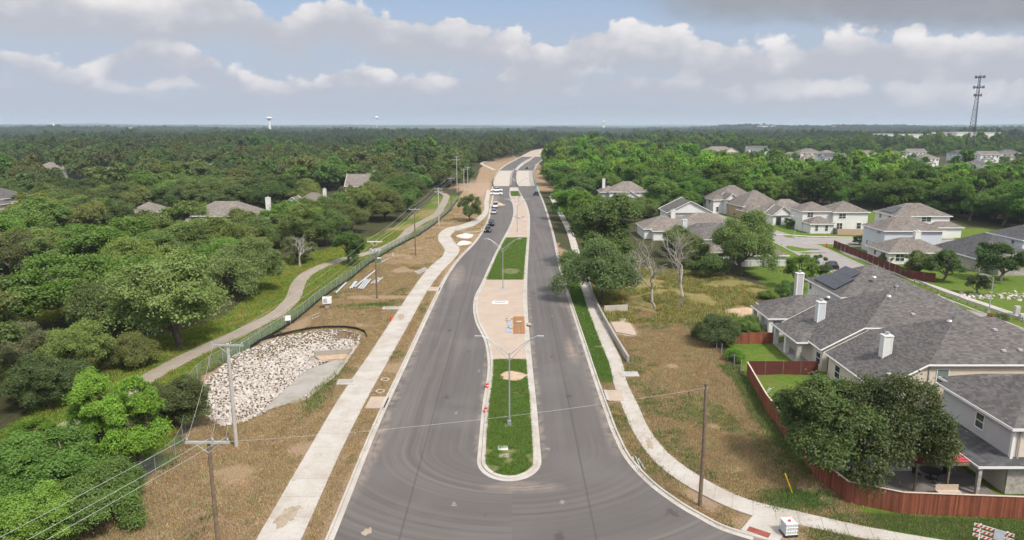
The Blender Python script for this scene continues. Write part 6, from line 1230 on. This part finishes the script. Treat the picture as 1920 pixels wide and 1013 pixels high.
# guard rail on the subdivision street
P = resample([(78.6, 132), (78.0, 124), (77.8, 116), (78.2, 109), (79.5, 104)], 2.0); q = thing('guard_rail', 'steel guard rail beside the subdivision street walk', 'guard rail', (P[0, 0], P[0, 1], 0)); Q = P - P[0]; profile(Q, [(.0, .45), (.06, .52), (.0, .6), (.06, .68), (0, .76), (-.02, .76), (-.02, .45)], 'beam', STEEL, q, None)
for a in Q[::1]: mb = MB(); mb.box(a[0] + .04, a[0] + .18, a[1] - .06, a[1] + .06, -.2, .74); mb.build('post', WOODP, q)
for i, (u, v, lb) in enumerate(((1905, 592, 'tall pale utility box at the right edge lawn'), (1915, 600, 'short pale utility box at the right edge lawn'))):
    x, y = at(u, v); q = thing('utility_box', lb, 'utility box', (x, y, 0)); MB().cbox(0, 0, .8 - i * .3, .7, .6, 1.6 - i * .6).build('box', WL['grey'], q); MB().cbox(0, -.31, .8 - i * .3, .5, .02, 1.0 - i * .4).build('door', CONC, q)
# dirt basin on the right lawn
q = thing('stone_bed', 'strip of pale stones on the lawn beyond the guard rail', 'stone bed', (85, 118, 0)); ms = [hull_rock(80 + i) for i in range(4)]; [m_.materials.append(ROCKM) for m_ in ms]
for i in range(120): o = new_obj('stone', ms[i % 4], q, (float(rng.normal(2, 6)), float(rng.normal(2, 1.3)), .12)); s = rng.uniform(.5, 1.2); o.scale = (s, s, s); o.rotation_euler = (0, 0, float(rng.uniform(0, 6)))
# small kerb of the tree island
mb = MB(); P = resample([(-16.2, 203), (-16.6, 199), (-12.6, 196.4), (-9.6, 197.5), (-9.0, 203)], 1.0); profile(P, [(-.12, 0), (-.12, .28), (.12, .28), (.12, 0)], 'island_kerb', CONC)
# ------------------------------------------------------------------ landmarks on the horizon
def lattice_tower():
    x, y = 392.0, 600.0; H_ = 71.0; q = thing('lattice_tower', 'tall lattice cell tower with three antenna platforms', 'tower', (x, y, 0), .3)
    def leg(k, z): r = 3.3 * (1 - z / H_) + .7; a = 2 * math.pi * k / 3; return np.array((r * math.cos(a), r * math.sin(a), z))
    zs = np.linspace(0, H_, 25)
    for k in range(3): mb = MB(); mb.tube(leg(k, 0), leg(k, H_), .24, .14, 6); mb.build('leg', DARKM, q)
    mb = MB()
    for i in range(24):
        for k in range(3): mb.tube(leg(k, zs[i]), leg((k + 1) % 3, zs[i + 1]), .085, n=4); mb.tube(leg((k + 1) % 3, zs[i]), leg(k, zs[i + 1]), .085, n=4); mb.tube(leg(k, zs[i + 1]), leg((k + 1) % 3, zs[i + 1]), .09, n=4)
    mb.build('bracing', DARKM, q)['kind'] = 'stuff'
    for z, r, na in ((H_ - 1.2, 3.6, 12), (H_ - 9.5, 4.0, 12), (H_ - 16, 2.8, 9)):
        mb = MB(); pts = [np.array((r * math.cos(a), r * math.sin(a), z)) for a in np.linspace(0, 2 * math.pi, 13)]; mb.path(pts, .1, 4); [mb.tube((0, 0, z), pts[k], .08, n=4) for k in (0, 4, 8)]; o = mb.build('platform', DARKM, q)
        for k in range(na): a = 2 * math.pi * k / na; mb = MB(); mb.cbox(r * math.cos(a), r * math.sin(a), z + .2, .30, .42, 2.2, a); mb.build('antenna', DARKM, o)
    mb = MB(); mb.tube((0, 0, H_), (0, 0, H_ + 3), .08, n=4); mb.build('whip', DARKM, q)
lattice_tower()
def water_tower(x, y, r, ztop, label, slim):
    q = thing('water_tower', label, 'water tower', (x, y, float(gz(x, y)))); z = ztop - float(gz(x, y)); mb = MB(); hb = r * (.75 if not slim else 1.7)
    mb.lathe(0, 0, [(r * .35, z - hb * 1.25), (r * .98, z - hb * .7), (r, z - hb * .45), (r * .85, z - hb * .15), (r * .1, z)], 24); mb.build('bowl', WHITE, q, smooth=True); mb = MB(); mb.tube((0, 0, -2), (0, 0, z - hb), r * (.42 if not slim else .2), r * (.34 if not slim else .16), 16); mb.build('stem', WHITE, q)
water_tower(-892, 2600, 11.5, 62, 'wide white water tower on the left horizon', False); water_tower(-574, 3000, 6.5, 70, 'small slim water tower right of the wide one', True)
def far_block(x, y, w, d, h_, lb, steeple=False, name='building'):
    q = thing(name, lb, 'building', (x, y, float(gz(x, y)))); mb = MB(); mb.box(-w / 2, w / 2, -d / 2, d / 2, -3, h_); mb.build('wall', WHITE, q); ring(m2 := MB(), -w / 2, w / 2, -d / 2, d / 2, h_ - 1, h_ + .8, .4); m2.build('parapet', WL['grey'], q)
    if steeple: mb = MB(); mb.lathe(-w * .4, 0, [(3, h_), (3, h_ + 9), (.2, h_ + 20)], 6); mb.build('steeple', WHITE, q)
    for k in range(4): mb = MB(); mb.box(-w * .4 + k * w * .22, -w * .4 + k * w * .22 + w * .1, -d / 2 - .3, -d / 2 - .05, h_ * .45, h_ * .75); mb.build('window', GLASS, q)
far_block(518, 4000, 15, 15, 62, 'pale slab tower alone on the horizon right of the road'); far_block(-1700, 2650, 50, 20, 16, 'white church with a steeple far out on the left horizon', True, 'church'); far_block(-1290, 2350, 44, 20, 15, 'low white hall right of the far church'); far_block(-90, 1300, 30, 16, 13, 'pale far building left of the road end'); far_block(120, 1180, 26, 14, 12, 'pale far building right of the road end'); far_block(1080, 3000, 70, 30, 15, 'long white shed far out right of the road', False, 'shed'); far_block(1330, 2900, 90, 30, 15, 'second long white shed near the right hills', False, 'shed')
# ------------------------------------------------------------------ bare trees
def bare_tree(x, y, hgt, seed, label, lean=(0, 0)):
    g = np.random.default_rng(seed); q = thing('dead_tree', label, 'tree', (x, y, 0)); tr, br = MB(), MB()
    def grow(p, d, l, r, lev):
        e = p + d * l; m = (p + e) / 2 + g.normal(size=3) * l * .07; (tr if lev < 2 else br).path([p, m, e], [r, r * .85, r * .68], 6 if lev < 2 else 4)
        if lev > 4: return
        for _ in range(2 if lev else 3): grow(e, unit(d + g.normal(size=3) * (.55, .55, .32) + np.array((0, 0, .12))), l * g.uniform(.62, .86), r * .62, lev + 1)
        if lev: grow(m, unit(d + g.normal(size=3) * (.8, .8, .4)), l * .6, r * .42, lev + 1)
    grow(np.array((0, 0, -.2)), unit(np.array((*lean, 1.0))), hgt * .3, .24, 0); tr.build('trunk', DEADW, q); br.build('branches', DEADW, q)
x, y = at(1266, 578); bare_tree(x, y, 15, 3, 'bare grey dead tree in the golden field, right of the two', (.15, 0)); x, y = at(1232, 580); bare_tree(x, y, 12.5, 8, 'bare grey dead tree in the golden field, left of the two', (-.25, .1)); x, y = at(562, 500); bare_tree(x, y, 7, 12, 'small bare tree on the lawn inside the path bend')
# ------------------------------------------------------------------ grass
def tuft(n, hgt, spread, w, seed, mat):
    g = np.random.default_rng(seed); V, F, A = [], [], []
    for i in range(n):
        p = g.normal(size=2) * spread * .5; a = g.uniform(0, 6.28); l = g.uniform(.2, .75) * hgt; h_ = hgt * g.uniform(.6, 1.15); d = np.array((math.cos(a), math.sin(a))); s = np.array((-d[1], d[0])) * w; m = len(V)
        V += [(*(p - s), 0), (*(p + s), 0), (*(p + d * l * .4 + s * .7), h_ * .6), (*(p + d * l * .4 - s * .7), h_ * .6), (*(p + d * l), h_)]; F += [(m, m + 1, m + 2, m + 3), (m + 3, m + 2, m + 4)]; A += [g.random()] * 5
    me = bpy.data.meshes.new('tuft'); me.from_pydata(V, [], F); me.materials.append(mat); a = me.attributes.new('v', 'FLOAT', 'POINT'); a.data.foreach_set('value', np.array(A, np.float32)); return me
GRASS_I = leaf_mat('grass_blade', True); STRAW_I = leaf_mat('straw_blade', True, (1.0, .95, .85, 1))
def grass(name, label, P, tint, smin, smax, hgt=.16, spread=.30, n=16, w=.012, zadd=0.0, cat='grass', mat=None):
    P = np.array(P); M = len(P); me = bpy.data.meshes.new(name); me.vertices.add(M); me.vertices.foreach_set('co', np.column_stack([P, gz(P[:, 0], P[:, 1]) + zadd]).astype(np.float32).ravel())
    def att(nm, ty, d, key='value'): a = me.attributes.new(nm, ty, 'POINT'); a.data.foreach_set(key, np.ascontiguousarray(d).ravel())
    s = rng.uniform(smin, smax, M).astype(np.float32); att('sxy', 'FLOAT', s); att('sz', 'FLOAT', (s * rng.uniform(.7, 1.3, M)).astype(np.float32)); att('yaw', 'FLOAT', rng.uniform(0, 6.28, M).astype(np.float32)); att('pick', 'INT', rng.integers(0, 3, M).astype(np.int32))
    tint = np.array(tint); c = tint[rng.integers(0, len(tint), M)] * rng.normal(1, .13, (M, 3)).clip(.5, 1.6); att('tint', 'FLOAT_COLOR', np.column_stack([c, np.ones(M)]).astype(np.float32), 'color')
    cl = bpy.data.collections.new(name + '_shapes')
    for k in range(3): cl.objects.link(bpy.data.objects.new(f'{"abc"[k]}_tuft', tuft(n, hgt, spread, w, k + 5, mat or GRASS_I)))
    scatter(me, cl, name, label, cat)
def rnd(n, x0, x1, y0, y1): return np.column_stack([rng.uniform(x0, x1, n), rng.uniform(y0, y1, n)])
GR = [(.105, .20, .026), (.135, .225, .036), (.08, .15, .022), (.19, .20, .06), (.13, .20, .03)]
Q = rnd(26000, -7, 4, 55.6, G1 - .1); k = (Q[:, 0] > np.where(Q[:, 1] < 58.5, -.25 - 2.1 * np.sqrt(np.clip(1 - ((58.5 - Q[:, 1]) / 3.05) ** 2, 0, 1)), ML(Q[:, 1]) + .35)) & (Q[:, 0] < np.where(Q[:, 1] < 58.5, -.25 + 2.1 * np.sqrt(np.clip(1 - ((58.5 - Q[:, 1]) / 3.05) ** 2, 0, 1)), MR(Q[:, 1]) - .35)) & (((Q[:, 0] - .1) / 1.7) ** 2 + ((Q[:, 1] - YV(707)) / 1.9) ** 2 > 1)
k &= vnoise(Q[:, 0], Q[:, 1], .9, 61) < np.where(Q[:, 1] < 60.5, .55, .93); Q = Q[k]
grass('median_grass_near', 'bright green grass in the near bed of the median', Q, GR, .7, 1.3, .17, zadd=.13 + .012)
Q = rnd(22000, -7, 6, G2 + .2, G3 - .2); k = (Q[:, 0] > ML(Q[:, 1]) + .4) & (Q[:, 0] < MR(Q[:, 1]) - .4) & (((Q[:, 0] + .2) / 2.6) ** 2 + ((Q[:, 1] - 142) / 4) ** 2 > 1 - .5 * vnoise(Q[:, 0], Q[:, 1], 1.1, 62)); grass('median_grass_far', 'bright green grass in the second bed of the median', Q[k], GR, 1.0, 1.7, .17, zadd=.13)
Q = rnd(1600, -1, 4.2, 300.5, 321.5); k = (Q[:, 0] > ML(Q[:, 1]) + .4) & (Q[:, 0] < MR(Q[:, 1]) - .4); grass('median_grass_bridge', 'small patch of grass on the median before the bridge', Q[k], GR, 1.4, 2.2, .17, zadd=.13)
Q = rnd(15000, 10.6, 13.5, 78, 150); xl_ = np.interp(Q[:, 1], [p[1] for p in SWR_L][::1], [p[0] for p in SWR_L]); k = (Q[:, 0] > XR(Q[:, 1]) + .3) & (Q[:, 0] < xl_ - .1) & (vnoise(Q[:, 0], Q[:, 1], .7, 63) < .85); grass('verge_grass', 'green grass strip between right kerb and sidewalk', Q[k], GR[:3] + [(.10, .13, .03)], .8, 1.5, .15, zadd=.02)
# straw mat on both verges
ST = [(.41, .30, .185), (.33, .23, .135), (.47, .37, .235), (.23, .145, .085), (.37, .26, .165), (.27, .215, .10)]
Q = np.concatenate([rnd(60000, -34, -14.4, 40, 150), rnd(16000, -30, -9, 150, 260)]); fx = np.interp(Q[:, 1], [p[1] for p in FENCE_L], [p[0] for p in FENCE_L]); swl = np.interp(Q[:, 1], [p[1] for p in SWL_L], [p[0] for p in SWL_L]); swr = np.interp(Q[:, 1], [p[1] for p in SWL_R], [p[0] for p in SWL_R])
k = (Q[:, 0] > fx + .4) & (Q[:, 0] < XL(Q[:, 1]) - .3) & ~((Q[:, 0] > swl - .1) & (Q[:, 0] < swr + .1)) & ~(inpoly(Q[:, 0], Q[:, 1], BASIN)) & (vnoise(Q[:, 0], Q[:, 1], .22, 64) > .22); QL = Q[k]
Q = rnd(70000, 10.6, 31, 42, 112); xi = np.interp(Q[:, 1], [p[1] for p in SWR_L][2:], [p[0] for p in SWR_L][2:]) if False else None
sl = np.array([(p[0], p[1]) for p in SWR_L]); sr = np.array([(p[0], p[1]) for p in SWR_R]); walk = np.concatenate([sl, sr[::-1]]); kp = np.array([(p[0], p[1]) for p in KR])
k = inpoly(Q[:, 0], Q[:, 1], STRAW_R) & ~inpoly(Q[:, 0], Q[:, 1], walk) & (edgedist(Q[:, 0], Q[:, 1], walk) > .12) & (Q[:, 0] > np.where(Q[:, 1] > 41, XR(np.clip(Q[:, 1], 41, 200)), 99) + .3) & ~((Q[:, 1] > 80) & (Q[:, 0] < 12.6)) & ~inpoly(Q[:, 0], Q[:, 1], [(17, 45), (22, 45), (22, 49.5), (17, 49.5)]) & (vnoise(Q[:, 0], Q[:, 1], .22, 65) > .25) & ~inpoly(Q[:, 0], Q[:, 1], [(14, 97), (18.6, 96), (19.4, 111.5), (14, 111)]); QR = Q[k]
grass('straw_mat', 'dry straw and dead grass matted over the verges', np.concatenate([QL, QR]), ST, .6, 1.7, .12, .5, 12, .014, cat='straw', mat=STRAW_I)
def greens(Q, sc, th, seed): return Q[(vnoise(Q[:, 0], Q[:, 1], sc, seed) * .7 + .3 * vnoise(Q[:, 0], Q[:, 1], sc * 3.3, seed + 1)) > th]
Qg = np.concatenate([greens(QL, .16, .70, 71), greens(QR, .2, .60, 73)]); clump = np.concatenate([rng.normal((23.2, 51.6), (1.3, .8), (700, 2)), rng.normal(at(706, 572), (1.4, .5), (250, 2)), rng.normal(at(590, 705), (.6, 3.5), (300, 2)) + np.array((2.2, -5)), rng.normal(at(1350, 595), (2.2, 1.5), (300, 2))])
strip = rnd(5200, 24.6, 28.2, 56, 84); strip = strip[strip[:, 0] > 27.6 - 2.0 * vnoise(strip[:, 1], strip[:, 0] * 0, .3, 75) - 1.0 + (strip[:, 1] - 56) * .03]
grass('weeds', 'scattered green weeds and grass clumps on the verges', np.concatenate([Qg[::6], strip[::2], clump]), [(.09, .15, .03), (.12, .18, .04), (.075, .12, .035)], .8, 2.0, .17, .34, 12, .014)
Q = rnd(30000, 14.5, 48, 103, 146); k = inpoly(Q[:, 0], Q[:, 1], FIELD_R) & (vnoise(Q[:, 0], Q[:, 1], .17, 81) * .7 + vnoise(Q[:, 0], Q[:, 1], .6, 82) * .3 > .42); grass('golden_grass', 'tall golden grass in the field behind the retaining wall', Q[k], [(.32, .24, .09), (.26, .21, .07), (.16, .17, .05), (.36, .27, .13), (.12, .15, .04)], .9, 2.6, .24, .35, 12, .016)
Q = np.concatenate([rnd(40000, -66, -22, 58, 200), rnd(5000, -100, -72, 104, 128)]); k = (inpoly(Q[:, 0], Q[:, 1], LAWN_L) | inpoly(Q[:, 0], Q[:, 1], MEADOW_FAR)) & (edgedist(Q[:, 0], Q[:, 1], TRAIL, False) > 1.5); grass('path_lawn', 'green and yellow flowering grass along the footpath', Q[k], [(.115, .20, .028), (.145, .22, .035), (.25, .24, .035), (.30, .22, .05)], 1.2, 2.4, .14, .4, 12, .016)
Q = rnd(16000, 20, 62, 41, 49.5); k = inpoly(Q[:, 0], Q[:, 1], LAWN_R) & ~inpoly(Q[:, 0], Q[:, 1], walk) & (Q[:, 1] < np.interp(Q[:, 0], [26, 30.7, 39.8, 62], [52, 49.2, 48.5, 47.9])); grass('corner_lawn', 'mown lawn below the red board fence', Q[k], [(.085, .135, .03), (.12, .165, .04), (.17, .17, .07)], .8, 1.6, .12, .35, 14, .014)
# ------------------------------------------------------------------ haze in the air
def haze():
    mb = MB(); mb.box(-15500, 15500, -15500, 15500, -40, 96)
    m = bpy.data.materials.new('haze_air'); m.use_nodes = True; nt = m.node_tree; nt.nodes.clear()
    pv = nt.nodes.new('ShaderNodeVolumePrincipled'); pv.inputs['Color'].default_value = (.74, .87, 1.0, 1); pv.inputs['Density'].default_value = .00012; pv.inputs['Anisotropy'].default_value = .1
    o = nt.nodes.new('ShaderNodeOutputMaterial'); nt.links.new(pv.outputs[0], o.inputs['Volume'])
    tag(mb.build('haze', m), kind='stuff')
haze()
